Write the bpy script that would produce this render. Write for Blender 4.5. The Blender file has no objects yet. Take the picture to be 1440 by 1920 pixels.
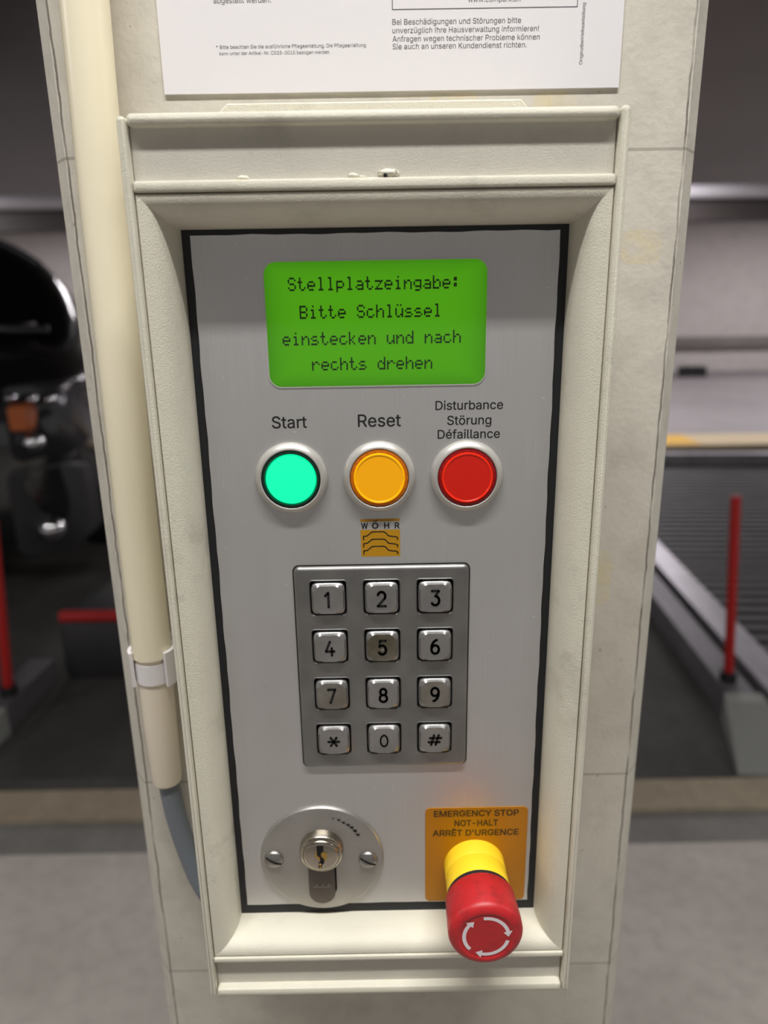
import bpy, bmesh, math, random
from mathutils import Vector
from mathutils.geometry import delaunay_2d_cdt
random.seed(7)
SC = bpy.context.scene
COL = SC.collection
R = math.radians
H = 1.40                                   # height of the panel's origin above the floor

# ------------------------------------------------------------------ camera
cam_d = bpy.data.cameras.new('camera')
cam = bpy.data.objects.new('camera', cam_d); COL.objects.link(cam)
cam.location = (-0.00014, -0.300, H + 0.04614)
cam.rotation_euler = (1.28909862, 0.01598063, -0.00762827)
cam_d.sensor_fit = 'VERTICAL'
cam_d.lens = 24.0
cam_d.sensor_height = 24.0 * 1920 / 1331.0
cam_d.clip_start = 0.01
cam_d.dof.use_dof = True
cam_d.dof.focus_distance = 0.308
cam_d.dof.aperture_fstop = 24.0 / 3.7      # a 3.7 mm aperture, as in a phone
SC.camera = cam

# ------------------------------------------------------------------ world, lights, exposure
SC.view_settings.view_transform = 'Standard'
SC.view_settings.look = 'None'
SC.view_settings.exposure = 0.0
SC.view_settings.gamma = 1.0
SC.view_settings.use_curve_mapping = False
SC.cycles.use_denoising = True
SC.cycles.max_bounces = 8
SC.cycles.sample_clamp_indirect = 4.0

W = bpy.data.worlds.new('garage_ambient'); SC.world = W
W.use_nodes = True
W.node_tree.nodes['Background'].inputs[0].default_value = (1.0, 0.985, 0.97, 1)
W.node_tree.nodes['Background'].inputs[1].default_value = 0.31

def tube_light(name, loc, sx, sy, power, rotz=0.0, color=(1.0, 0.98, 0.95)):
    d = bpy.data.lights.new(name, 'AREA'); d.shape = 'RECTANGLE'
    d.size = sx; d.size_y = sy; d.energy = power; d.color = color
    o = bpy.data.objects.new(name, d); COL.objects.link(o)
    o.location = loc; o.rotation_euler = (0, 0, rotz)
    return o
tube_light('aisle_tube', (0.0, -0.50, 2.78), 1.25, 0.07, 38)
tube_light('aisle_tube', (-3.4, -0.35, 2.78), 1.25, 0.07, 30)  # unseen side tube, added to light the car and left bay
tube_light('aisle_tube', (3.4, -0.35, 2.78), 1.25, 0.07, 30)  # unseen side tube, added to light the right bay
for fx in (-6.0, -1.5, 3.0, 7.5, 12.0):
    tube_light('added_lane_tube', (fx, 8.1, 2.95), 1.5, 0.10, 95, color=(1, .96, .975))  # unseen row, placed to light the pipe and far lane
    tube_light('added_wall_tube', (fx, 11.6, 2.95), 1.5, 0.10, 80, color=(1, .96, .975))  # unseen second row, added to brighten the far wall

# ------------------------------------------------------------------ materials
def lin(c):
    return tuple(((v/255)/12.92 if v/255 <= .04045 else ((v/255+.055)/1.055)**2.4) for v in c)

class NT:
    def __init__(s, name):
        s.m = bpy.data.materials.new(name); s.m.use_nodes = True
        s.t = s.m.node_tree; s.b = s.t.nodes['Principled BSDF']
        s.co = None
    def n(s, kind, **kw):
        nd = s.t.nodes.new(kind)
        for k, v in kw.items():
            if k in nd.inputs: nd.inputs[k].default_value = v
            else: setattr(nd, k, v)
        return nd
    def l(s, a, b): s.t.links.new(a, b)
    def coord(s, scale=(1, 1, 1)):
        if s.co is None: s.co = s.n('ShaderNodeTexCoord')
        mp = s.n('ShaderNodeMapping'); mp.inputs['Scale'].default_value = scale
        s.l(s.co.outputs['Object'], mp.inputs['Vector'])
        return mp.outputs[0]
    def noise(s, scale, detail=4, rough=.55, vec=None):
        nd = s.n('ShaderNodeTexNoise'); nd.inputs['Scale'].default_value = scale
        nd.inputs['Detail'].default_value = detail; nd.inputs['Roughness'].default_value = rough
        s.l(vec if vec is not None else s.coord(), nd.inputs['Vector'])
        return nd.outputs[0]
    def ramp(s, fac, stops):
        nd = s.n('ShaderNodeValToRGB'); el = nd.color_ramp.elements
        while len(el) < len(stops): el.new(.5)
        for e, (p, c) in zip(el, stops):
            e.position = p; e.color = (*c, 1) if len(c) == 3 else c
        s.l(fac, nd.inputs[0]); return nd.outputs[0]
    def mix(s, fac, a, b, mode='MIX'):
        nd = s.n('ShaderNodeMix', data_type='RGBA', blend_type=mode)
        for v, i in ((fac, 0), (a, 6), (b, 7)):
            if hasattr(v, 'is_output'): s.l(v, nd.inputs[i])
            else: nd.inputs[i].default_value = v if i == 0 else (*v, 1)
        return nd.outputs[2]
    def math(s, op, a, b=0.0, c=None):
        nd = s.n('ShaderNodeMath', operation=op)
        for v, i in ((a, 0), (b, 1), (c, 2)):
            if v is None: continue
            if hasattr(v, 'is_output'): s.l(v, nd.inputs[i])
            else: nd.inputs[i].default_value = v
        return nd.outputs[0]
    def bump(s, h, strength=.2, dist=.001):
        nd = s.n('ShaderNodeBump'); nd.inputs['Strength'].default_value = strength
        nd.inputs['Distance'].default_value = dist
        s.l(h, nd.inputs['Height']); s.l(nd.outputs[0], s.b.inputs['Normal'])
    def set(s, **kw):
        for k, v in kw.items():
            k = k.replace('_', ' ')
            if hasattr(v, 'is_output'): s.l(v, s.b.inputs[k])
            else: s.b.inputs[k].default_value = (*v, 1) if isinstance(v, tuple) and len(v) == 3 else v
        return s

def plain(name, rgb, rough=.5, metal=0.0, **kw):
    t = NT(name); t.set(Base_Color=lin(rgb), Roughness=rough, Metallic=metal, **kw); return t.m

def paint_mat(name, rgb, dirt=.5):
    t = NT(name)
    base = t.mix(t.ramp(t.noise(30, 5), [(.35, (0, 0, 0)), (.7, (1, 1, 1))]), lin(rgb), lin(tuple(v*.965 for v in rgb)))
    sm = t.math('MULTIPLY', t.ramp(t.noise(26, 7, .7), [(.53, (0, 0, 0)), (.74, (1, 1, 1))]),
                t.ramp(t.noise(9, 2), [(.40, (0, 0, 0)), (.60, (1, 1, 1))]))
    sm = t.math('MULTIPLY', sm, dirt)
    c = t.mix(sm, base, lin((132, 126, 112)))
    t.set(Base_Color=c, Roughness=.42)
    t.bump(t.noise(1700, 3, .6), .55, .0004)
    return t.m

MAT = {}
MAT['paint'] = paint_mat('cream_powder_coat', (221, 217, 200), .6)
MAT['paint_strip'] = paint_mat('cream_powder_coat_strip', (212, 208, 196), .35)

def brushed():
    t = NT('brushed_aluminium')
    st = t.noise(1, 3, .6, t.coord((2600, 1, 22)))
    cl = t.noise(14, 4)
    c = t.mix(st, lin((196, 195, 194)), lin((216, 215, 214)))
    c = t.mix(t.ramp(cl, [(.4, (0, 0, 0)), (.75, (1, 1, 1))]), c, lin((200, 198, 196)))
    sp = t.ramp(t.noise(560, 0), [(.835, (0, 0, 0)), (.85, (1, 1, 1))])
    c = t.mix(sp, c, lin((225, 225, 222)))
    t.set(Base_Color=c, Metallic=.68, Roughness=t.math('MULTIPLY_ADD', st, .14, .36))
    t.bump(st, .05, .0002)
    return t.m
MAT['plate'] = brushed()

def cast(name, a, b, rough, metal=.85):
    t = NT(name)
    c = t.mix(t.ramp(t.noise(60, 5), [(.35, (0, 0, 0)), (.7, (1, 1, 1))]), lin(a), lin(b))
    t.set(Base_Color=c, Metallic=metal, Roughness=rough)
    t.bump(t.noise(2200, 2), .10, .0003)
    return t.m
MAT['keypad'] = cast('worn_zinc_plate', (138, 138, 136), (154, 153, 151), .40)
MAT['key'] = cast('satin_zinc_key', (160, 159, 158), (178, 177, 176), .36)
MAT['key_worn'] = cast('grimy_zinc_key', (112, 106, 88), (160, 157, 146), .42)
MAT['key_soiled'] = cast('lightly_soiled_key', (142, 138, 126), (172, 170, 166), .38)
MAT['rosette'] = cast('satin_nickel_rosette', (170, 167, 162), (182, 179, 174), .36, .75)
MAT['cylinder'] = cast('nickel_cylinder', (178, 170, 156), (192, 184, 170), .26, 1.0)
MAT['cylinder_dark'] = cast('matte_nickel', (104, 97, 91), (112, 105, 99), .42, .7)
MAT['brass'] = plain('brass', (205, 170, 92), .28, 1.0)
MAT['screw'] = cast('steel_screw', (150, 147, 143), (165, 162, 158), .35, .9)
MAT['bezel'] = cast('matte_silver_ring', (198, 196, 190), (208, 206, 200), .38, .45)
MAT['black'] = plain('black_rubber', (26, 27, 31), .55)
MAT['ink'] = plain('black_ink', (22, 22, 22), .6)
MAT['hole'] = plain('dark_recess', (8, 8, 8), .9)
MAT['engrave'] = plain('black_infill', (14, 14, 14), .55)
MAT['sign'] = plain('white_sign_board', (231, 228, 231), .4)
MAT['sign_ink'] = plain('grey_print', (92, 90, 92), .6)
MAT['label'] = plain('yellow_label_vinyl', (180, 118, 0), .38)
MAT['label_ink'] = plain('brown_black_print', (66, 46, 14), .5)
MAT['gold'] = plain('gold_logo_vinyl', (188, 136, 10), .45)
MAT['logo_white'] = plain('light_logo_film', (196, 194, 190), .45)
MAT['yellow'] = plain('yellow_plastic', (255, 214, 44), .38)
MAT['white_ink'] = plain('white_print', (236, 228, 232), .5)

def red_plastic():
    t = NT('red_plastic')
    sm = t.math('MULTIPLY', t.ramp(t.noise(150, 6, .7), [(.5, (0, 0, 0)), (.72, (1, 1, 1))]), .55)
    t.set(Base_Color=t.mix(sm, lin((190, 34, 40)), lin((104, 30, 30))), Roughness=.42)
    return t.m
MAT['red'] = red_plastic()

def lens(name, rgb, emit=0.0, ergb=None, rough=.22):
    t = NT(name)
    t.set(Base_Color=lin(rgb), Roughness=rough)
    if emit:
        t.b.inputs['Emission Color'].default_value = (*(ergb or lin(rgb)), 1)
        t.b.inputs['Emission Strength'].default_value = emit
    return t.m
MAT['lens_green'] = lens('lit_green_lens', (10, 190, 120), 1.0, (0.003, .92, .36))
MAT['collar_green'] = lens('dark_green_collar', (6, 46, 34))
MAT['lens_amber'] = lens('amber_lens', (255, 178, 0), .16, (1, .38, 0.0))  # unlit lens, given a faint glow to brighten its colour
MAT['ridge_amber'] = lens('amber_lens_rim', (255, 188, 6), .22, (1, .45, 0.0))  # rim of the unlit lens, glow put in here too
MAT['collar_amber'] = lens('dark_amber_collar', (206, 108, 6))
MAT['lens_red'] = lens('red_lens', (206, 24, 10), .10, (.7, .02, 0.0))  # unlit red lens, slight glow added to its colour
MAT['ridge_red'] = lens('red_lens_rim', (236, 40, 20), .15, (.9, .03, 0.0))  # unlit red rim, with the same added glow
MAT['collar_red'] = lens('dark_red_collar', (150, 10, 18))

def lcd():
    t = NT('backlit_green_screen')
    s = t.co = t.n('ShaderNodeTexCoord')
    sep = t.n('ShaderNodeSeparateXYZ'); t.l(s.outputs['Generated'], sep.inputs[0])
    ex = t.math('MULTIPLY', t.math('ABSOLUTE', t.math('SUBTRACT', sep.outputs[0], .5)), 2)
    ez = t.math('MULTIPLY', t.math('ABSOLUTE', t.math('SUBTRACT', sep.outputs[2], .5)), 2)
    e = t.math('MAXIMUM', t.math('POWER', ex, 9), t.math('POWER', ez, 7))
    c = t.mix(e, (.064, .315, .0002), (.040, .215, .0004))
    t.set(Base_Color=(.004, .016, .001), Roughness=.5, Emission_Color=c, Emission_Strength=1.0)
    return t.m
MAT['lcd'] = lcd()
MAT['lcd_dot'] = plain('dark_lcd_pixel', (10, 34, 6), .6)

def window_glass():
    m = bpy.data.materials.new('clear_window'); m.use_nodes = True
    t = m.node_tree; t.nodes.clear()
    o = t.nodes.new('ShaderNodeOutputMaterial'); mx = t.nodes.new('ShaderNodeMixShader')
    tr = t.nodes.new('ShaderNodeBsdfTransparent'); gl = t.nodes.new('ShaderNodeBsdfGlossy')
    gl.inputs['Roughness'].default_value = .06
    fr = t.nodes.new('ShaderNodeFresnel'); fr.inputs['IOR'].default_value = 1.13
    t.links.new(fr.outputs[0], mx.inputs[0]); t.links.new(tr.outputs[0], mx.inputs[1])
    t.links.new(gl.outputs[0], mx.inputs[2]); t.links.new(mx.outputs[0], o.inputs[0])
    return m
MAT['glass'] = window_glass()

def concrete(name, a, b, rough=.8, joints=(), yellow=(), big=5.0, bumpy=.25, crack=None):
    t = NT(name)
    n1 = t.noise(big, 6, .6); n2 = t.noise(big*11, 5, .6)
    c = t.mix(t.ramp(n1, [(.32, (0, 0, 0)), (.68, (1, 1, 1))]), lin(a), lin(b))
    c = t.mix(t.math('MULTIPLY', t.ramp(n2, [(.45, (0, 0, 0)), (.75, (1, 1, 1))]), .35), c, lin(tuple(v*.80 for v in a)))
    pits = t.ramp(t.noise(big*45, 1), [(.755, (0, 0, 0)), (.79, (1, 1, 1))])
    c = t.mix(t.math('MULTIPLY', pits, .45), c, lin(tuple(v*.45 for v in a)))
    sep = t.n('ShaderNodeSeparateXYZ'); t.l(t.coord(), sep.inputs[0])
    for z in joints:                       # formwork joints
        d = t.math('ABSOLUTE', t.math('SUBTRACT', sep.outputs[2], z))
        k = t.math('MULTIPLY', t.math('LESS_THAN', d, .0007), .42)
        c = t.mix(k, c, lin((96, 92, 84)))
    for (x, z, sx, sz) in yellow:          # old adhesive stains
        dx = t.math('DIVIDE', t.math('SUBTRACT', sep.outputs[0], x), sx)
        dz = t.math('DIVIDE', t.math('SUBTRACT', sep.outputs[2], z), sz)
        d = t.math('ADD', t.math('POWER', t.math('ABSOLUTE', dx), 4), t.math('POWER', t.math('ABSOLUTE', dz), 4))
        k = t.math('MULTIPLY', t.math('LESS_THAN', d, 1.0), t.math('MULTIPLY', t.ramp(t.noise(120, 4), [(.3, (0, 0, 0)), (.7, (1, 1, 1))]), .45))
        c = t.mix(k, c, lin((222, 200, 130)))
    if crack is not None:                  # the hairline where the chamfer was grouted
        d = t.math('SUBTRACT', t.math('ABSOLUTE', sep.outputs[0]), crack)
        d = t.math('ABSOLUTE', t.math('ADD', d, t.math('MULTIPLY', t.math('SUBTRACT', t.noise(60, 3), .5), .0022)))
        k = t.math('MULTIPLY', t.math('LESS_THAN', d, .0005), t.ramp(t.noise(35, 2), [(.25, (0, 0, 0)), (.5, (.75, .75, .75))]))
        c = t.mix(k, c, lin((70, 64, 56)))
    t.set(Base_Color=c, Roughness=rough)
    t.bump(t.noise(big*60, 4), bumpy, .001)
    return t.m
MAT['pillar'] = concrete('pale_fairfaced_concrete', (203, 197, 184), (216, 211, 199), .75,
                         joints=(H+.115, H-.2265, H-.372), yellow=((.128, H+.072, .010, .008), (.036, H+.133, .012, .007), (.083, H+.133, .010, .007), (.118, H-.10, .008, .016)),
                         crack=.1445)
MAT['floor'] = concrete('grey_concrete_floor', (188, 180, 173), (214, 206, 199), .7, big=2.2)
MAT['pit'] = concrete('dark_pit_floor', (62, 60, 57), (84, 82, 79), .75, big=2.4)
MAT['farfloor'] = concrete('far_concrete_floor', (124, 118, 120), (136, 130, 132), .55, big=.6)
MAT['wall'] = concrete('far_concrete_wall', (200, 193, 190), (206, 199, 196), .8, big=.35)
MAT['kerb'] = concrete('beige_kerb', (150, 136, 116), (176, 162, 140), .75, big=3.0)
MAT['floor_strip'] = concrete('dark_floor_strip', (124, 122, 118), (144, 141, 137), .7, big=4.0)
MAT['ceiling'] = concrete('ceiling_concrete', (120, 114, 112), (134, 128, 126), .8, big=.8)

def steel(name, a, b, rough, metal, scale=(40, 3, 40)):
    t = NT(name)
    n = t.noise(1, 5, .6, t.coord(scale))
    t.set(Base_Color=t.mix(t.ramp(n, [(.35, (0, 0, 0)), (.7, (1, 1, 1))]), lin(a), lin(b)), Roughness=rough, Metallic=metal)
    return t.m
MAT['galv'] = steel('galvanised_steel', (152, 148, 154), (184, 180, 187), .38, .6, (6, 2, 6))
MAT['galv_dull'] = steel('dull_galvanised_steel', (104, 101, 106), (132, 129, 135), .5, .4, (6, 2, 6))
MAT['white_pipe'] = plain('white_painted_pipe', (176, 173, 178), .5)
MAT['dark_steel'] = plain('dark_steel', (54, 48, 47), .6)
MAT['deck'] = steel('dirty_deck_steel', (62, 60, 61), (84, 82, 84), .55, .45, (3, 16, 3))
MAT['upper_deck'] = steel('dark_steel_soffit', (78, 70, 68), (92, 83, 81), .38, .5, (1.2, 1.2, 1.2))
MAT['ramp'] = plain('light_grey_steel_wedge', (150, 152, 148), .5)
MAT['red_paint'] = plain('red_gloss_paint', (176, 26, 24), .5)
MAT['floor_yellow'] = plain('yellow_floor_paint', (205, 158, 48), .6)
MAT['pale_yellow'] = plain('faded_yellow_floor_paint', (182, 164, 132), .6)
MAT['car'] = plain('black_car_paint', (24, 24, 27), .16, 0.0, Coat_Weight=1.0, Coat_Roughness=.03)
MAT['car_plastic'] = plain('charcoal_bumper', (54, 53, 56), .45)
MAT['car_glass'] = plain('black_car_glass', (12, 17, 17), .14, 0.0, Specular_IOR_Level=.35)
MAT['chrome'] = plain('chrome', (220, 220, 225), .12, 1.0)
MAT['lamp_glass'] = plain('smoked_lamp_glass', (70, 70, 74), .12, .5)
MAT['amber_lamp'] = plain('amber_indicator', (190, 100, 50), .25)
MAT['tyre'] = plain('tyre_rubber', (20, 20, 21), .8)
MAT['pvc'] = plain('ivory_pvc', (245, 236, 208), .32)
MAT['pvc_pale'] = plain('pale_pvc', (238, 226, 206), .35)
MAT['clip'] = plain('white_nylon', (236, 232, 232), .4)
MAT['cable'] = plain('grey_cable_sheath', (112, 119, 126), .45)

# ------------------------------------------------------------------ helpers
def mesh(name, verts, faces, mats, parent=None, smooth=None, fmat=None, loc=None):
    me = bpy.data.meshes.new(name)
    me.from_pydata([tuple(v) for v in verts], [], [tuple(f) for f in faces])
    if not isinstance(mats, (list, tuple)): mats = [mats]
    for m in mats: me.materials.append(MAT[m] if isinstance(m, str) else m)
    if fmat is not None:
        for p, k in zip(me.polygons, fmat): p.material_index = k
    bm = bmesh.new(); bm.from_mesh(me)
    bmesh.ops.recalc_face_normals(bm, faces=bm.faces)
    bm.to_mesh(me); bm.free()
    if smooth is not None:
        me.polygons.foreach_set('use_smooth', [True]*len(me.polygons))
        try: me.set_sharp_from_angle(angle=R(smooth))
        except Exception: pass
    o = bpy.data.objects.new(name, me); COL.objects.link(o)
    if parent is not None: o.parent = parent
    if loc is not None: o.location = loc
    return o

class G:
    """collects geometry; coordinates in millimetres unless unit is given"""
    def __init__(s, unit=.001): s.v = []; s.f = []; s.m = []; s.u = unit
    def add(s, vs, fs, mi=0):
        b = len(s.v); s.v += [tuple(c*s.u for c in v) for v in vs]
        s.f += [tuple(i+b for i in f) for f in fs]; s.m += [mi]*len(fs); return s
    def box(s, x0, x1, y0, y1, z0, z1, mi=0):
        vs = [(x, y, z) for x in (x0, x1) for y in (y0, y1) for z in (z0, z1)]
        return s.add(vs, [(0, 1, 3, 2), (4, 6, 7, 5), (0, 4, 5, 1), (2, 3, 7, 6), (0, 2, 6, 4), (1, 5, 7, 3)], mi)
    def loops(s, loops, close0=True, close1=True, mi=0, flip=False):
        n = len(loops[0]); vs = [p for l in loops for p in l]; fs = []
        for k in range(len(loops)-1):
            for i in range(n):
                j = (i+1) % n
                fs.append((k*n+i, k*n+j, (k+1)*n+j, (k+1)*n+i))
        if close0: fs.append(tuple(range(n-1, -1, -1)))
        if close1: fs.append(tuple((len(loops)-1)*n+i for i in range(n)))
        return s.add(vs, fs, mi)
    def prism(s, poly, y0, y1, bev=0.0, mi=0, cx=None, cz=None):
        """poly in XZ extruded from back y0 to front y1 (front = smaller y); bev = inset at the front edge"""
        ls = [[(x, y0, z) for x, z in poly]]
        if bev:
            q = inset(poly, bev)
            ls.append([(x, y1+bev, z) for x, z in poly])
            q2 = inset(poly, bev*.3)
            ls.append([(x, y1+bev*.3, z) for x, z in q2])
            ls.append([(x, y1, z) for x, z in q])
        else: ls.append([(x, y1, z) for x, z in poly])
        return s.loops(ls, mi=mi)
    def lathe(s, prof, cx, cz, seg=64, mi=0, close0=True, close1=True):
        ls = []
        for r, y in prof:
            r = max(r, 1e-4)
            ls.append([(cx+r*math.cos(2*math.pi*i/seg), y, cz+r*math.sin(2*math.pi*i/seg)) for i in range(seg)])
        return s.loops(ls, close0, close1, mi)
    def flat(s, poly, y, mi=0):
        return s.add([(x, y, z) for x, z in poly], [tuple(range(len(poly)))], mi)
    def stroke(s, pts, w, y, mi=0, cap=8):
        """flat round-capped stroke in the XZ plane at depth y"""
        for (x0, z0), (x1, z1) in zip(pts, pts[1:]):
            d = math.hypot(x1-x0, z1-z0) or 1e-6; nx, nz = -(z1-z0)/d*w/2, (x1-x0)/d*w/2
            s.flat([(x0+nx, z0+nz), (x1+nx, z1+nz), (x1-nx, z1-nz), (x0-nx, z0-nz)], y, mi)
        if cap:
            for x, z in pts:
                s.flat([(x+w/2*math.cos(2*math.pi*i/cap), z+w/2*math.sin(2*math.pi*i/cap)) for i in range(cap)], y, mi)
        return s
    def tube(s, pts, r, seg=24, mi=0, caps=True):
        ls = []; n = len(pts); prev = None
        for i, p in enumerate(pts):
            p = Vector(p); a = Vector(pts[max(i-1, 0)]); b = Vector(pts[min(i+1, n-1)])
            d = (b-a).normalized()
            up = prev if prev is not None else (Vector((0, 1, 0)) if abs(d.y) < .9 else Vector((1, 0, 0)))
            e1 = (up - d*up.dot(d)).normalized(); e2 = d.cross(e1); prev = e1
            rr = r[i] if isinstance(r, (list, tuple)) else r
            ls.append([tuple(p + e1*rr*math.cos(2*math.pi*k/seg) + e2*rr*math.sin(2*math.pi*k/seg)) for k in range(seg)])
        return s.loops(ls, caps, caps, mi)
    def build(s, name, mats, parent=None, smooth=None, loc=None):
        return mesh(name, s.v, s.f, mats, parent, smooth, s.m if isinstance(mats, (list, tuple)) else None, loc)

def inset(poly, d):
    n = len(poly); out = []
    area = sum(poly[i][0]*poly[(i+1) % n][1]-poly[(i+1) % n][0]*poly[i][1] for i in range(n))
    sg = 1 if area > 0 else -1
    for i in range(n):
        a, b, c = poly[i-1], poly[i], poly[(i+1) % n]
        def nrm(p, q):
            dx, dy = q[0]-p[0], q[1]-p[1]; l = math.hypot(dx, dy) or 1; return (-dy/l*sg, dx/l*sg)
        n1, n2 = nrm(a, b), nrm(b, c)
        mx, my = n1[0]+n2[0], n1[1]+n2[1]; k = mx*mx+my*my
        f = 2*d/k if k > .2 else d
        out.append((b[0]+mx*f, b[1]+my*f))
    return out

def rrect(x0, x1, z0, z1, r, seg=6):
    pts = []
    for cx, cz, a0 in ((x1-r, z1-r, 0), (x0+r, z1-r, 90), (x0+r, z0+r, 180), (x1-r, z0+r, 270)):
        for i in range(seg+1):
            a = R(a0+90*i/seg); pts.append((cx+r*math.cos(a), cz+r*math.sin(a)))
    return pts

def thing(name, label, cat, loc=(0, 0, 0), rotz=0.0, group=None):
    o = bpy.data.objects.new(name, None); COL.objects.link(o); o.empty_display_size = .05
    o.location = loc; o.rotation_euler = (0, 0, rotz)
    return tag(o, label, cat, group)
def tag(o, label, cat=None, group=None, kind=None):
    if label: o['label'] = label
    if cat: o['category'] = cat
    if group: o['group'] = group
    if kind: o['kind'] = kind
    return o

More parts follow.
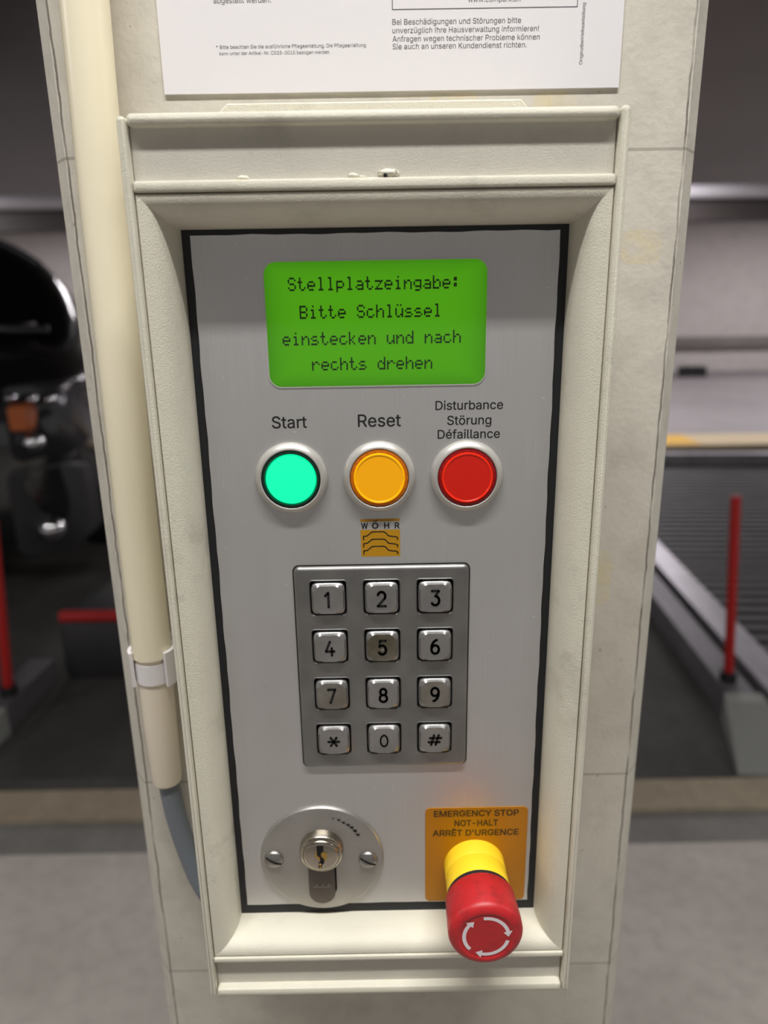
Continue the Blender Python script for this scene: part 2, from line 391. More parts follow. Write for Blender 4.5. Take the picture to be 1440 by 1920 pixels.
# letter outlines (advance width, contours) on a 254 unit cap height
GLYPH = {
' ': (94, []),
'!': (98, ['34,80 32,254 66,254 64,80', '49,-2 43,-1 38,1 33,4 29,9 27,15 26,20 27,26 29,32 33,37 38,40 43,42 49,43 55,42 60,40 65,37 69,32 71,26 72,20 71,15 69,9 65,4 60,1 55,-1']),
"'": (103, ['39,159 35,254 68,254 64,159']),
'*': (227, ['101,111 103,165 57,136 45,158 93,183 45,208 57,229 103,200 101,254 125,254 123,200 169,229 181,208 133,183 181,158 169,136 123,165 125,111']),
'-': (227, ['168,122 168,94 57,94 57,122']),
'.': (94, ['48,-2 42,-1 36,1 31,4 28,9 26,15 25,20 26,27 28,32 31,37 36,40 42,43 48,43 54,43 59,40 64,37 68,32 70,27 71,20 70,15 68,9 64,4 59,1 54,-1']),
'0': (227, ['113,-3 95,-2 79,3 65,12 53,24 42,39 34,57 29,77 25,101 24,127 25,153 29,177 35,197 43,215 53,230 65,242 79,251 95,256 113,258 131,256 147,251 161,242 174,230 184,215 192,197 198,177 201,153 203,127 201,101 198,77 192,57 184,39 174,24 162,12 147,3 131,-2', '113,25 125,26 136,30 145,37 153,46 160,58 165,72 169,88 171,107 172,127 171,148 169,166 165,182 160,197 153,208 145,218 136,224 125,228 113,230 101,228 91,224 82,218 73,208 67,197 62,182 58,166 55,148 55,127 55,107 58,88 62,72 67,58 73,46 82,37 91,30 101,26']),
'1': (227, ['38,0 38,27 195,27 195,0', '138,254 138,0 106,0 106,224 105,224 43,179 43,213 99,254']),
'2': (227, ['32,0 32,24 117,114 126,124 134,133 141,141 147,149 152,156 155,163 158,170 160,178 160,186 159,194 157,202 154,209 149,215 143,220 137,224 129,227 121,229 112,230 102,229 94,227 86,224 79,219 74,213 69,207 66,199 64,190 64,181 33,181 34,196 37,209 43,221 51,232 60,241 72,248 84,253 98,257 112,258 127,257 141,254 153,248 164,241 173,233 181,223 186,211 189,199 191,186 190,177 188,168 185,159 181,150 175,140 168,129 159,118 147,105 133,90 76,30 76,28 195,28 195,0']),
'3': (227, ['109,-3 94,-2 80,0 66,5 54,11 44,19 35,29 28,40 24,52 22,66 55,66 56,58 59,50 63,44 69,38 75,33 83,30 91,27 100,25 109,25 119,26 129,27 138,30 145,35 152,40 157,46 161,54 164,63 165,72 164,81 162,90 158,98 153,105 146,112 137,117 127,121 115,123 101,124 78,124 78,150 144,224 144,226 35,226 35,254 186,254 186,230 106,139 106,144 124,145 140,143 154,138 167,131 177,122 185,111 192,99 195,86 196,72 195,58 191,45 185,33 177,22 166,13 154,6 141,1 125,-2']),
'A': (240, ['8,0 101,254 138,254 231,0 198,0 144,151 140,161 136,173 132,186 127,201 122,219 116,239 123,239 117,219 111,201 106,185 102,172 98,161 95,151 43,0', '55,71 55,99 185,99 185,71']),
'B': (228, ['30,0 30,254 121,254 137,253 152,250 164,245 175,239 184,230 190,221 195,210 198,199 199,187 198,177 197,168 193,160 189,153 184,148 178,143 172,139 165,136 157,133 157,131 166,130 174,127 182,123 189,117 196,110 201,102 205,92 208,81 209,68 208,56 205,44 200,33 193,24 184,16 172,9 158,4 142,1 123,0', '62,29 122,29 140,30 154,34 165,40 172,48 176,58 178,68 177,77 175,85 171,92 166,99 160,104 153,109 144,113 135,115 124,115 62,115', '62,143 119,143 128,143 136,145 144,148 151,152 157,157 162,163 165,170 167,178 168,186 167,197 163,206 156,214 147,221 135,225 120,226 62,226']),
'C': (255, ['134,-3 113,-2 93,4 75,12 59,25 46,40 35,58 27,78 22,101 20,127 22,153 27,176 35,197 46,215 59,230 75,242 93,251 113,256 134,258 146,257 158,255 170,252 181,248 191,242 201,236 210,228 217,219 224,209 229,198 234,187 236,174 204,174 202,183 199,190 195,197 190,204 185,209 179,214 172,218 165,222 158,224 150,226 142,228 134,228 119,227 105,223 92,216 80,207 71,196 62,182 57,166 53,148 52,127 53,107 57,88 63,72 71,59 80,47 92,38 105,32 119,28 134,26 142,27 150,28 158,30 165,33 172,36 179,40 185,45 190,51 195,57 199,64 202,72 204,80 236,80 234,68 229,56 224,45 217,36 210,27 201,19 192,12 181,7 170,2 159,-1 146,-3']),
'D': (251, ['109,0 48,0 48,29 107,29 127,30 144,34 159,40 171,49 182,61 189,75 195,90 198,108 200,128 198,147 195,165 190,180 182,194 172,205 160,214 145,221 129,225 110,226 47,226 47,254 113,254 136,253 157,248 176,239 192,228 206,213 217,196 225,175 229,153 231,128 229,102 224,80 217,59 206,42 192,27 175,15 156,7 134,2', '62,254 62,0 30,0 30,254']),
'E': (209, ['30,0 30,254 186,254 186,226 62,226 62,143 178,143 178,114 62,114 62,29 188,29 188,0']),
'G': (260, ['134,-3 113,-2 93,4 75,13 59,25 45,40 35,58 27,78 22,102 20,127 22,153 27,176 35,197 45,215 59,230 74,242 92,251 112,256 132,258 146,257 158,255 170,252 181,247 192,242 202,235 210,227 218,218 225,208 230,198 234,186 237,174 204,174 201,182 198,190 194,197 189,203 184,208 178,213 172,218 165,221 158,224 150,226 141,227 133,228 118,227 104,223 92,216 80,207 70,196 62,182 57,166 53,148 52,127 53,107 57,88 63,72 71,59 81,47 92,38 105,32 119,28 134,26 148,27 161,31 172,36 183,43 191,51 198,62 203,74 206,87 207,101 217,100 141,100 141,128 239,128 239,100 237,80 233,62 225,45 215,31 203,19 188,9 172,2 154,-2']),
'H': (258, ['30,0 30,254 62,254 62,144 196,144 196,254 228,254 228,0 196,0 196,116 62,116 62,0']),
'I': (96, ['32,0 32,254 64,254 64,0']),
'K': (233, ['52,73 52,108 58,116 64,123 70,131 75,138 81,145 87,152 93,159 100,165 106,172 182,254 224,254 116,138 114,138', '30,0 30,254 62,254 62,167 62,112 62,97 62,0', '186,0 94,130 114,155 224,0']),
'L': (196, ['30,0 30,254 62,254 62,29 181,29 181,0']),
'M': (314, ['30,0 30,254 76,254 139,94 140,89 142,85 144,79 146,74 148,68 150,61 152,55 154,48 156,42 158,36 159,30 161,24 154,24 155,30 157,35 159,41 161,48 163,54 165,61 167,67 169,73 171,79 173,85 175,89 176,94 238,254 284,254 284,0 252,0 252,145 252,151 252,157 252,163 252,170 252,177 253,184 253,192 253,199 253,207 253,214 253,221 253,229 256,229 254,221 251,213 249,205 246,197 244,189 241,181 238,174 236,167 234,161 232,155 230,150 228,145 171,0 143,0 85,145 83,150 82,155 80,160 77,167 75,173 72,181 70,188 67,196 65,204 62,212 59,220 56,229 59,229 60,222 60,215 60,208 60,201 60,193 60,186 61,178 61,171 61,164 61,158 61,151 61,145 61,0']),
'N': (262, ['30,0 30,254 68,254 172,91 174,87 178,82 181,75 185,69 189,61 194,53 198,45 203,36 207,27 202,27 202,36 201,45 200,54 200,63 200,71 200,79 199,86 199,92 199,97 199,254 232,254 232,0 193,0 101,145 97,152 93,158 89,165 84,173 79,181 74,191 68,201 61,213 54,226 60,227 60,215 61,203 61,192 62,182 62,172 62,164 62,157 62,150 62,145 62,0']),
'O': (267, ['133,-3 112,-2 93,4 75,12 59,25 46,40 35,58 27,78 22,101 20,127 22,153 27,176 35,197 46,215 59,230 75,242 93,251 112,256 133,258 155,256 174,251 192,242 208,230 221,215 232,197 240,176 245,153 247,127 245,101 240,78 232,58 221,40 208,25 192,12 174,4 155,-2', '133,26 148,28 162,32 175,38 186,47 196,58 204,72 210,88 214,106 215,127 214,148 210,166 204,182 196,196 186,207 175,216 162,223 148,227 133,228 119,227 105,223 92,216 81,207 71,196 63,182 57,166 53,148 52,127 53,106 57,88 63,72 71,58 81,47 92,38 105,32 119,28']),
'P': (222, ['30,0 30,254 118,254 136,253 152,250 166,244 178,236 187,226 195,215 200,202 203,189 204,174 203,159 200,145 195,133 187,121 178,112 166,104 152,98 136,94 118,93 55,93 55,121 116,121 129,122 139,124 149,128 156,133 162,139 167,147 170,155 172,164 172,174 172,184 170,193 167,201 162,208 156,214 148,219 139,223 129,225 116,226 62,226 62,0']),
'R': (224, ['30,0 30,254 118,254 136,253 153,250 167,244 178,237 188,227 195,217 200,204 204,191 205,176 204,161 200,148 195,136 188,125 178,116 166,109 152,103 136,100 118,99 48,99 48,128 117,128 129,128 140,130 149,133 156,138 162,143 167,150 170,158 172,167 173,176 172,186 170,194 167,202 162,209 156,215 149,220 140,223 129,225 116,226 62,226 62,0', '177,0 115,115 151,115 214,0']),
'S': (223, ['112,-4 94,-3 78,0 64,5 51,11 41,20 32,30 25,42 21,54 19,68 52,68 54,59 57,51 62,44 68,38 75,33 83,29 92,27 102,25 112,25 123,25 133,27 143,30 151,34 159,40 165,46 169,53 172,61 173,70 172,77 170,84 166,89 161,94 155,99 148,102 140,106 132,108 122,111 92,120 72,126 56,135 43,145 34,156 28,170 26,186 27,200 31,213 37,224 46,234 57,242 69,249 83,254 97,257 114,258 130,257 145,254 158,249 170,242 180,234 189,224 195,213 199,202 200,189 169,189 166,201 160,211 151,219 140,225 127,228 112,229 102,229 92,227 84,224 76,220 70,215 64,209 61,203 58,195 58,188 58,180 61,173 65,167 71,162 78,158 85,154 92,151 99,149 106,147 132,140 140,137 148,135 156,132 164,128 172,124 179,119 186,113 192,106 197,99 201,90 203,80 204,69 203,56 199,43 193,32 185,21 174,13 162,5 147,0 130,-3']),
'T': (224, ['16,226 16,254 208,254 208,226 128,226 128,0 96,0 96,226']),
'U': (259, ['129,-4 110,-3 93,1 77,8 63,17 52,27 42,40 36,54 31,70 30,87 30,254 62,254 62,89 63,77 66,66 70,57 77,48 84,40 94,34 104,29 116,27 129,26 143,27 155,29 165,34 175,40 182,48 188,57 193,66 195,77 196,89 196,254 229,254 229,87 227,70 223,54 216,40 207,27 195,17 182,8 166,1 149,-3']),
'W': (343, ['78,0 8,254 41,254 82,98 84,90 86,81 88,73 90,64 92,55 93,47 95,38 97,29 98,20 95,20 96,29 98,38 100,47 102,55 104,64 106,73 108,81 110,90 112,98 153,254 190,254 231,98 233,90 235,81 237,73 239,64 241,55 243,47 245,38 247,29 249,20 244,20 246,29 248,38 249,47 251,55 253,64 255,73 257,81 259,90 261,98 302,254 335,254 265,0 228,0 184,161 181,172 178,184 176,196 173,209 170,222 168,237 175,237 172,223 170,210 167,197 165,185 162,173 159,161 115,0']),
'Y': (236, ['102,0 102,104 8,254 46,254 96,172 101,163 107,155 111,146 116,137 120,127 125,115 112,115 116,127 121,137 126,146 130,155 135,164 140,172 191,254 228,254 134,104 134,0']),
'a': (195, ['80,-4 68,-4 57,-1 47,2 38,8 30,14 24,22 19,32 16,42 15,54 16,64 18,73 22,80 26,87 32,92 39,97 46,100 54,103 63,105 71,107 80,109 89,110 100,111 109,112 117,113 123,114 129,116 133,117 135,120 137,123 138,127 138,128 137,136 136,142 133,148 130,153 125,158 120,161 113,163 106,165 98,165 89,165 82,164 75,161 69,158 63,154 59,150 55,146 52,142 50,137 20,146 26,156 32,165 39,173 48,179 57,184 66,188 77,190 87,192 97,192 104,192 112,191 119,190 128,187 135,184 143,180 150,175 156,168 161,160 165,150 168,139 168,126 168,0 138,0 138,26 136,26 134,21 130,17 126,12 121,8 115,4 108,1 100,-2 90,-4', '85,23 96,23 106,26 114,29 121,34 127,40 132,47 135,54 137,61 138,69 138,95 136,93 133,92 130,91 125,90 121,89 116,88 110,87 105,86 100,86 95,85 91,84 88,84 81,83 74,81 67,79 61,77 56,74 52,70 48,65 47,59 46,52 46,46 48,41 51,36 55,32 59,29 65,26 71,24 78,23']),
'b': (212, ['115,-4 104,-3 94,-1 86,2 79,6 74,11 69,16 65,21 62,25 59,29 56,29 56,0 26,0 26,254 57,254 57,160 59,160 62,164 65,168 69,173 73,178 79,182 86,186 94,190 103,192 115,192 130,191 144,187 156,180 168,171 177,160 185,146 191,131 194,113 195,94 194,75 191,58 185,42 177,29 168,17 157,8 144,1 130,-3', '110,23 121,24 131,28 140,33 147,40 153,48 158,58 161,70 163,82 164,95 163,108 161,120 158,131 153,140 147,149 140,156 131,161 121,164 110,165 99,164 89,161 81,156 73,149 67,141 62,131 59,120 57,108 56,95 57,81 59,69 63,58 67,48 73,39 81,32 89,27 99,24']),
'c': (198, ['104,-4 87,-3 72,1 58,8 46,17 36,29 28,43 22,58 18,75 17,94 18,113 22,130 28,146 36,159 46,171 58,180 72,187 87,191 104,192 113,192 122,191 130,189 138,186 146,182 153,178 159,173 165,167 170,161 174,154 178,146 181,138 151,131 150,136 148,140 145,145 142,149 139,152 135,155 131,158 126,161 121,162 116,164 110,165 104,165 92,164 81,161 73,155 65,148 59,139 54,129 51,118 49,106 48,94 49,81 51,70 54,59 59,49 65,40 73,33 81,28 92,24 104,23 110,24 116,24 121,26 126,28 131,30 135,33 139,36 143,40 146,44 148,49 150,54 152,59 181,51 179,43 175,35 171,28 165,22 160,16 153,11 146,6 138,3 130,0 122,-2 113,-4']),
'd': (212, ['98,-4 82,-3 68,1 56,8 44,17 35,29 27,42 22,58 18,75 17,94 18,113 22,131 27,146 35,160 45,171 56,180 69,187 83,191 98,192 109,192 118,190 126,186 133,182 139,178 144,173 147,168 151,164 153,160 155,160 155,254 186,254 186,0 156,0 156,29 153,29 151,25 147,21 143,16 139,11 133,6 126,2 118,-1 109,-3', '102,23 113,24 123,27 132,32 139,39 145,48 150,58 153,69 155,81 156,95 155,108 153,120 150,131 145,141 139,149 132,156 123,161 113,164 102,165 91,164 81,161 72,156 65,149 59,140 54,131 51,120 49,108 48,95 49,82 51,70 54,58 59,48 65,40 73,33 81,28 91,24']),
'e': (202, ['106,-4 88,-3 73,1 58,8 46,17 36,29 28,42 22,58 18,75 17,93 18,112 22,129 28,145 36,159 46,170 58,180 71,187 86,191 103,192 113,192 123,190 133,187 142,183 151,177 160,170 167,162 173,152 179,141 182,128 185,113 186,97 186,85 37,85 37,110 169,110 155,101 154,113 152,124 149,134 144,143 138,151 131,157 123,161 113,164 103,165 92,164 82,161 73,157 66,151 59,143 54,135 51,125 49,116 48,105 48,89 49,75 51,64 55,53 61,44 67,37 76,31 85,26 95,24 106,23 114,23 120,25 127,26 133,29 138,32 143,36 147,41 150,47 153,53 182,45 179,36 174,27 168,20 160,13 151,7 141,2 130,-1 119,-3']),
'f': (127, ['114,190 114,164 3,164 3,190', '40,0 40,216 41,226 44,235 48,243 53,250 60,255 68,259 76,262 85,264 94,265 100,265 106,264 111,263 115,262 119,261 121,260 114,234 112,235 110,235 107,236 105,237 101,237 97,237 89,236 82,234 77,230 74,225 72,218 71,209 71,0']),
'g': (213, ['103,-75 90,-75 78,-73 67,-70 57,-66 49,-61 41,-55 35,-49 30,-42 25,-35 51,-20 54,-24 57,-29 61,-33 65,-37 71,-41 77,-44 85,-47 93,-48 103,-49 118,-47 130,-44 141,-38 149,-29 154,-17 156,-3 156,34 153,34 150,30 147,26 143,21 139,16 133,12 126,8 118,5 109,3 97,2 83,4 69,7 56,13 45,22 35,32 28,45 22,60 18,77 17,96 18,114 22,131 27,147 35,160 45,171 56,180 69,187 83,191 98,192 109,192 119,190 127,186 134,182 139,178 144,173 148,168 151,164 154,159 157,159 157,190 186,190 186,-4 185,-20 181,-33 175,-45 167,-54 157,-62 145,-68 132,-72 118,-74', '102,30 113,30 123,33 132,38 139,44 145,51 150,61 153,71 156,83 156,96 156,109 153,121 150,132 145,141 139,150 132,156 123,161 114,164 102,165 91,164 81,161 73,156 65,149 59,141 54,131 51,120 49,109 48,96 49,84 51,72 54,61 59,52 65,44 73,38 81,33 91,30']),
'h': (205, ['57,113 57,0 26,0 26,254 57,254 57,144 51,144 58,159 66,172 76,181 87,187 100,191 114,192 126,191 137,189 148,184 157,178 164,170 170,160 175,149 178,135 179,120 179,0 148,0 148,118 147,131 143,143 136,152 128,159 117,163 105,165 96,164 88,162 80,159 74,154 68,148 63,141 60,133 58,124']),
'i': (83, ['26,0 26,190 57,190 57,0', '42,221 36,222 31,224 27,227 23,231 21,236 21,242 21,247 23,252 27,256 31,259 36,261 42,262 47,261 52,259 57,256 60,252 62,247 63,242 62,236 60,231 57,227 52,224 47,222']),
'k': (190, ['55,68 55,106 60,106 142,190 180,190 92,100 89,100', '26,0 26,254 57,254 57,0', '147,0 74,93 96,114 186,0']),
'l': (95, ['70,-1 56,0 45,4 37,10 31,19 27,29 26,42 26,254 57,254 57,49 57,42 58,35 60,31 63,28 67,27 73,26 76,26 78,26 80,26 82,27 83,27 85,27 90,1 88,1 84,0 81,0 77,-1 73,-1']),
'm': (305, ['26,0 26,190 56,190 56,148 54,148 57,157 61,166 66,173 72,179 79,184 86,188 94,191 102,193 110,193 123,192 134,187 144,180 151,171 157,160 160,147 156,147 159,156 163,164 169,172 175,178 182,183 190,187 199,191 208,192 218,193 229,192 239,190 249,186 257,180 264,173 270,164 275,154 278,141 278,128 278,0 248,0 248,127 247,139 243,149 236,156 228,161 219,164 209,165 201,165 194,163 187,160 181,156 177,151 173,145 170,139 168,131 168,124 168,0 137,0 137,130 136,140 132,148 126,156 119,161 110,164 100,165 92,165 85,163 79,160 73,156 67,151 63,145 60,137 58,129 57,119 57,0']),
'n': (205, ['57,113 57,0 26,0 26,190 56,190 56,144 51,144 58,159 66,172 76,181 87,187 100,191 114,192 126,191 137,189 147,184 156,178 164,170 170,160 175,149 178,135 179,120 179,0 148,0 148,118 147,131 143,143 136,152 128,159 117,163 105,165 96,164 88,162 80,159 74,154 68,148 63,141 60,133 58,124']),
'o': (208, ['104,-4 87,-3 72,1 58,8 46,17 36,29 28,43 22,58 18,75 17,94 18,113 22,130 28,146 36,159 46,171 58,180 72,187 87,191 104,192 120,191 136,187 149,180 161,171 171,159 180,146 186,130 189,113 191,94 189,75 186,58 180,43 171,29 161,17 149,8 136,1 120,-3', '104,23 116,24 126,28 135,33 143,40 149,49 154,59 157,70 159,81 160,94 159,106 157,118 154,129 149,139 143,148 135,155 126,161 116,164 104,165 92,164 81,161 73,155 65,148 59,139 54,129 51,118 49,106 48,94 49,81 51,70 54,59 59,49 65,40 73,33 81,28 92,24']),
'p': (212, ['26,-71 26,190 56,190 56,160 59,160 62,164 65,168 69,173 73,178 79,182 86,186 94,190 103,192 115,192 130,191 144,187 156,180 168,171 177,160 185,146 191,131 194,113 195,94 194,75 191,58 185,42 177,29 168,17 157,8 144,1 130,-3 115,-4 104,-3 94,-1 86,2 79,6 74,11 69,16 65,21 62,25 59,29 57,29 57,-71', '110,23 121,24 131,28 140,33 147,40 153,48 158,58 161,70 163,82 164,95 163,108 161,120 158,131 153,140 147,149 140,156 131,161 121,164 110,165 99,164 89,161 81,156 73,149 67,141 62,131 59,120 57,108 56,95 57,81 59,69 63,58 67,48 73,39 81,32 89,27 99,24']),
'r': (130, ['26,0 26,190 56,190 56,160 58,160 62,169 68,177 76,184 85,188 96,191 107,192 109,192 112,192 115,192 117,192 120,192 122,192 122,161 120,161 118,162 115,162 111,163 107,163 103,163 95,162 87,160 80,157 73,153 67,148 63,142 60,135 58,127 57,118 57,0']),
's': (182, ['91,-4 78,-3 67,-2 56,2 46,6 38,12 31,19 25,27 21,37 18,47 47,53 50,44 55,36 62,30 70,26 80,24 91,23 103,24 113,26 122,31 129,37 133,44 134,51 133,58 131,63 127,68 122,72 115,75 106,78 75,85 59,90 46,96 36,104 29,113 25,124 23,137 24,147 27,157 33,166 39,173 48,180 58,185 69,189 81,191 94,192 106,192 117,190 127,186 136,182 143,176 149,170 155,162 159,154 162,145 134,139 131,146 127,152 121,158 114,163 105,165 94,166 83,165 74,163 65,158 59,153 56,146 54,139 55,132 58,126 62,122 68,118 76,114 86,111 115,105 131,100 143,93 153,86 160,76 164,66 166,53 165,43 161,33 156,24 149,16 140,9 130,3 118,-1 105,-3']),
't': (114, ['102,190 102,164 3,164 3,190', '32,236 63,236 63,49 64,41 65,35 68,31 72,27 78,26 85,25 87,25 90,25 93,26 96,26 98,26 101,27 107,1 103,0 100,-1 96,-1 92,-2 88,-2 84,-2 69,-1 56,4 46,11 38,20 34,32 32,46']),
'u': (205, ['91,-3 79,-2 68,1 57,5 48,12 41,20 35,29 30,41 27,54 26,69 26,190 57,190 57,72 58,58 62,47 68,37 77,31 88,26 100,25 109,26 117,28 125,31 131,36 137,41 142,48 145,57 147,66 148,76 148,190 179,190 179,0 149,0 149,46 154,46 147,30 139,18 129,8 117,2 105,-1']),
'v': (195, ['81,0 9,190 42,190 83,78 87,66 90,55 93,43 97,32 100,21 103,10 92,10 95,21 98,32 101,43 105,55 108,66 112,78 152,190 186,190 113,0']),
'w': (284, ['69,0 11,190 44,190 67,107 70,95 73,82 77,68 80,54 84,38 88,21 82,21 86,37 89,53 93,67 96,81 100,94 103,107 126,190 158,190 181,107 184,95 187,82 191,68 194,53 198,37 201,21 196,21 199,37 203,53 206,68 210,81 213,95 217,107 240,190 272,190 215,0 184,0 159,86 157,95 155,104 152,112 150,122 148,131 145,140 143,150 141,159 138,169 145,169 143,159 141,150 138,140 136,131 134,121 131,112 129,103 126,94 124,86 99,0']),
'z': (190, ['21,0 21,23 127,160 127,161 24,161 24,190 166,190 166,165 63,30 63,28 169,28 169,0']),
'Ê': (209, ['30,0 30,254 186,254 186,226 62,226 62,143 178,143 178,114 62,114 62,29 188,29 188,0', '84,282 54,282 54,284 94,329 123,329 164,284 164,282 133,282 109,312']),
'ä': (195, ['80,-4 68,-4 57,-1 47,2 38,8 30,14 24,22 19,32 16,42 15,54 16,64 18,73 22,80 26,87 32,92 39,97 46,100 54,103 63,105 71,107 80,109 89,110 100,111 109,112 117,113 123,114 129,116 133,117 135,120 137,123 138,127 138,128 137,136 136,142 133,148 130,153 125,158 120,161 113,163 106,165 98,165 89,165 82,164 75,161 69,158 63,154 59,150 55,146 52,142 50,137 20,146 26,156 32,165 39,173 48,179 57,184 66,188 77,190 87,192 97,192 104,192 112,191 119,190 128,187 135,184 143,180 150,175 156,168 161,160 165,150 168,139 168,126 168,0 138,0 138,26 136,26 134,21 130,17 126,12 121,8 115,4 108,1 100,-2 90,-4', '85,23 96,23 106,26 114,29 121,34 127,40 132,47 135,54 137,61 138,69 138,95 136,93 133,92 130,91 125,90 121,89 116,88 110,87 105,86 100,86 95,85 91,84 88,84 81,83 74,81 67,79 61,77 56,74 52,70 48,65 47,59 46,52 46,46 48,41 51,36 55,32 59,29 65,26 71,24 78,23', '131,221 125,222 120,224 116,227 113,231 111,236 110,242 111,247 113,252 116,256 120,259 125,261 131,262 136,261 141,259 145,256 148,252 150,247 151,242 150,236 148,231 145,227 141,224 136,222', '59,221 53,222 49,224 44,227 41,231 39,236 38,242 39,247 41,252 44,256 49,259 53,261 59,262 64,261 69,259 73,256 76,252 78,247 79,242 78,236 76,231 73,227 69,224 64,222']),
'é': (202, ['106,-4 88,-3 73,1 58,8 46,17 36,29 28,42 22,58 18,75 17,93 18,112 22,129 28,145 36,159 46,170 58,180 71,187 86,191 103,192 113,192 123,190 133,187 142,183 151,177 160,170 167,162 173,152 179,141 182,128 185,113 186,97 186,85 37,85 37,110 169,110 155,101 154,113 152,124 149,134 144,143 138,151 131,157 123,161 113,164 103,165 92,164 82,161 73,157 66,151 59,143 54,135 51,125 49,116 48,105 48,89 49,75 51,64 55,53 61,44 67,37 76,31 85,26 95,24 106,23 114,23 120,25 127,26 133,29 138,32 143,36 147,41 150,47 153,53 182,45 179,36 174,27 168,20 160,13 151,7 141,2 130,-1 119,-3', '88,214 112,265 146,265 114,214']),
'ö': (208, ['104,-4 87,-3 72,1 58,8 46,17 36,29 28,43 22,58 18,75 17,94 18,113 22,130 28,146 36,159 46,171 58,180 72,187 87,191 104,192 120,191 136,187 149,180 161,171 171,159 180,146 186,130 189,113 191,94 189,75 186,58 180,43 171,29 161,17 149,8 136,1 120,-3', '104,23 116,24 126,28 135,33 143,40 149,49 154,59 157,70 159,81 160,94 159,106 157,118 154,129 149,139 143,148 135,155 126,161 116,164 104,165 92,164 81,161 73,155 65,148 59,139 54,129 51,118 49,106 48,94 49,81 51,70 54,59 59,49 65,40 73,33 81,28 92,24', '140,221 134,222 130,224 125,227 122,231 120,236 119,242 120,247 122,252 125,256 130,259 134,261 140,262 145,261 150,259 154,256 157,252 159,247 160,242 159,236 157,231 154,227 150,224 145,222', '68,221 62,222 58,224 53,227 50,231 48,236 47,242 48,247 50,252 53,256 58,259 62,261 68,262 73,261 78,259 82,256 85,252 87,247 88,242 87,236 85,231 82,227 78,224 73,222']),
'ü': (205, ['91,-3 79,-2 68,1 57,5 48,12 41,20 35,29 30,41 27,54 26,69 26,190 57,190 57,72 58,58 62,47 68,37 77,31 88,26 100,25 109,26 117,28 125,31 131,36 137,41 142,48 145,57 147,66 148,76 148,190 179,190 179,0 149,0 149,46 154,46 147,30 139,18 129,8 117,2 105,-1', '138,221 133,222 128,224 124,227 121,231 119,236 118,242 119,247 121,252 124,256 128,259 133,261 138,262 144,261 148,259 153,256 156,252 158,247 159,242 158,236 156,231 153,227 148,224 144,222', '67,221 61,222 56,224 52,227 49,231 47,236 46,242 47,247 49,252 52,256 56,259 61,261 67,262 72,261 77,259 81,256 84,252 86,247 87,242 86,236 84,231 81,227 77,224 72,222']),
}
def inside(p, q):
    r_ = False
    for (x0, y0), (x1, y1) in zip(q, q[1:]+q[:1]):
        if (y0 > p[1]) != (y1 > p[1]) and p[0] < (x1-x0)*(p[1]-y0)/(y1-y0)+x0: r_ = not r_
    return r_
def winding(x, y, q):
    w = 0
    for (x0, y0), (x1, y1) in zip(q, q[1:]+q[:1]):
        c = (x1-x0)*(y-y0)-(x-x0)*(y1-y0)
        if y0 <= y < y1 and c > 0: w += 1
        elif y1 <= y < y0 and c < 0: w -= 1
    return w
def lettering(name, lines, mat, parent, y, bold=0.0, vertical=False):
    """lines: (text, x0, x1, baseline z[, cap height]) in millimetres; printed flat at depth y; bold in outline units"""
    vs, fs = [], []
    for ln in lines:
        txt, x0, x1, z = ln[:4]
        pen = 0; ps, ts = [], []
        for ch in txt:
            adv, cs = GLYPH[ch]
            if cs:
                polys = [[tuple(float(q) for q in p.split(',')) for p in c.split()] for c in cs]
                inner = [next((k for k, q in enumerate(polys) if q is not p and all(inside((a[0]+(b[0]-a[0])*t, a[1]+(b[1]-a[1])*t), q) for a, b in zip(p, p[1:]+p[:1]) for t in (0, .25, .5, .75))), None) for p in polys]
                pts, eds, cons = [], [], []
                for k, po in enumerate(polys):
                    ar = sum(po[n][0]*po[(n+1) % len(po)][1]-po[(n+1) % len(po)][0]*po[n][1] for n in range(len(po)))
                    if (ar > 0) == (inner[k] is not None): po = po[::-1]
                    if bold: po = inset(po, -bold if inner[k] is None else bold)
                    b = len(pts); pts += [Vector(p) for p in po]; cons.append(po)
                    eds += [(b+n, b+(n+1) % len(po)) for n in range(len(po))]
                ov, oe, of = delaunay_2d_cdt(pts, eds, [], 0, 1e-4)[:3]
                b = len(ps); ps += [(v.x+pen, v.y) for v in ov]
                for f in of:
                    cx = sum(ov[n].x for n in f)/len(f); cy = sum(ov[n].y for n in f)/len(f)
                    if sum(winding(cx, cy, po) for po in cons): ts.append(tuple(n+b for n in f))
            pen += adv
        mn, mx = min(p[0] for p in ps), max(p[0] for p in ps)
        sx = (x1-x0)/(mx-mn); sz = ln[4]/254 if len(ln) > 4 else sx; b = len(vs)
        for px, pz in ps:
            u, w = (px-mn)*sx, pz*sz
            if vertical: vs.append(((z-w)*.001, y*.001, (x0+u)*.001))
            else: vs.append(((x0+u)*.001, y*.001, (z+w)*.001))
        fs += [tuple(i+b for i in t) for t in ts]
    return mesh(name, vs, fs, mat, parent)

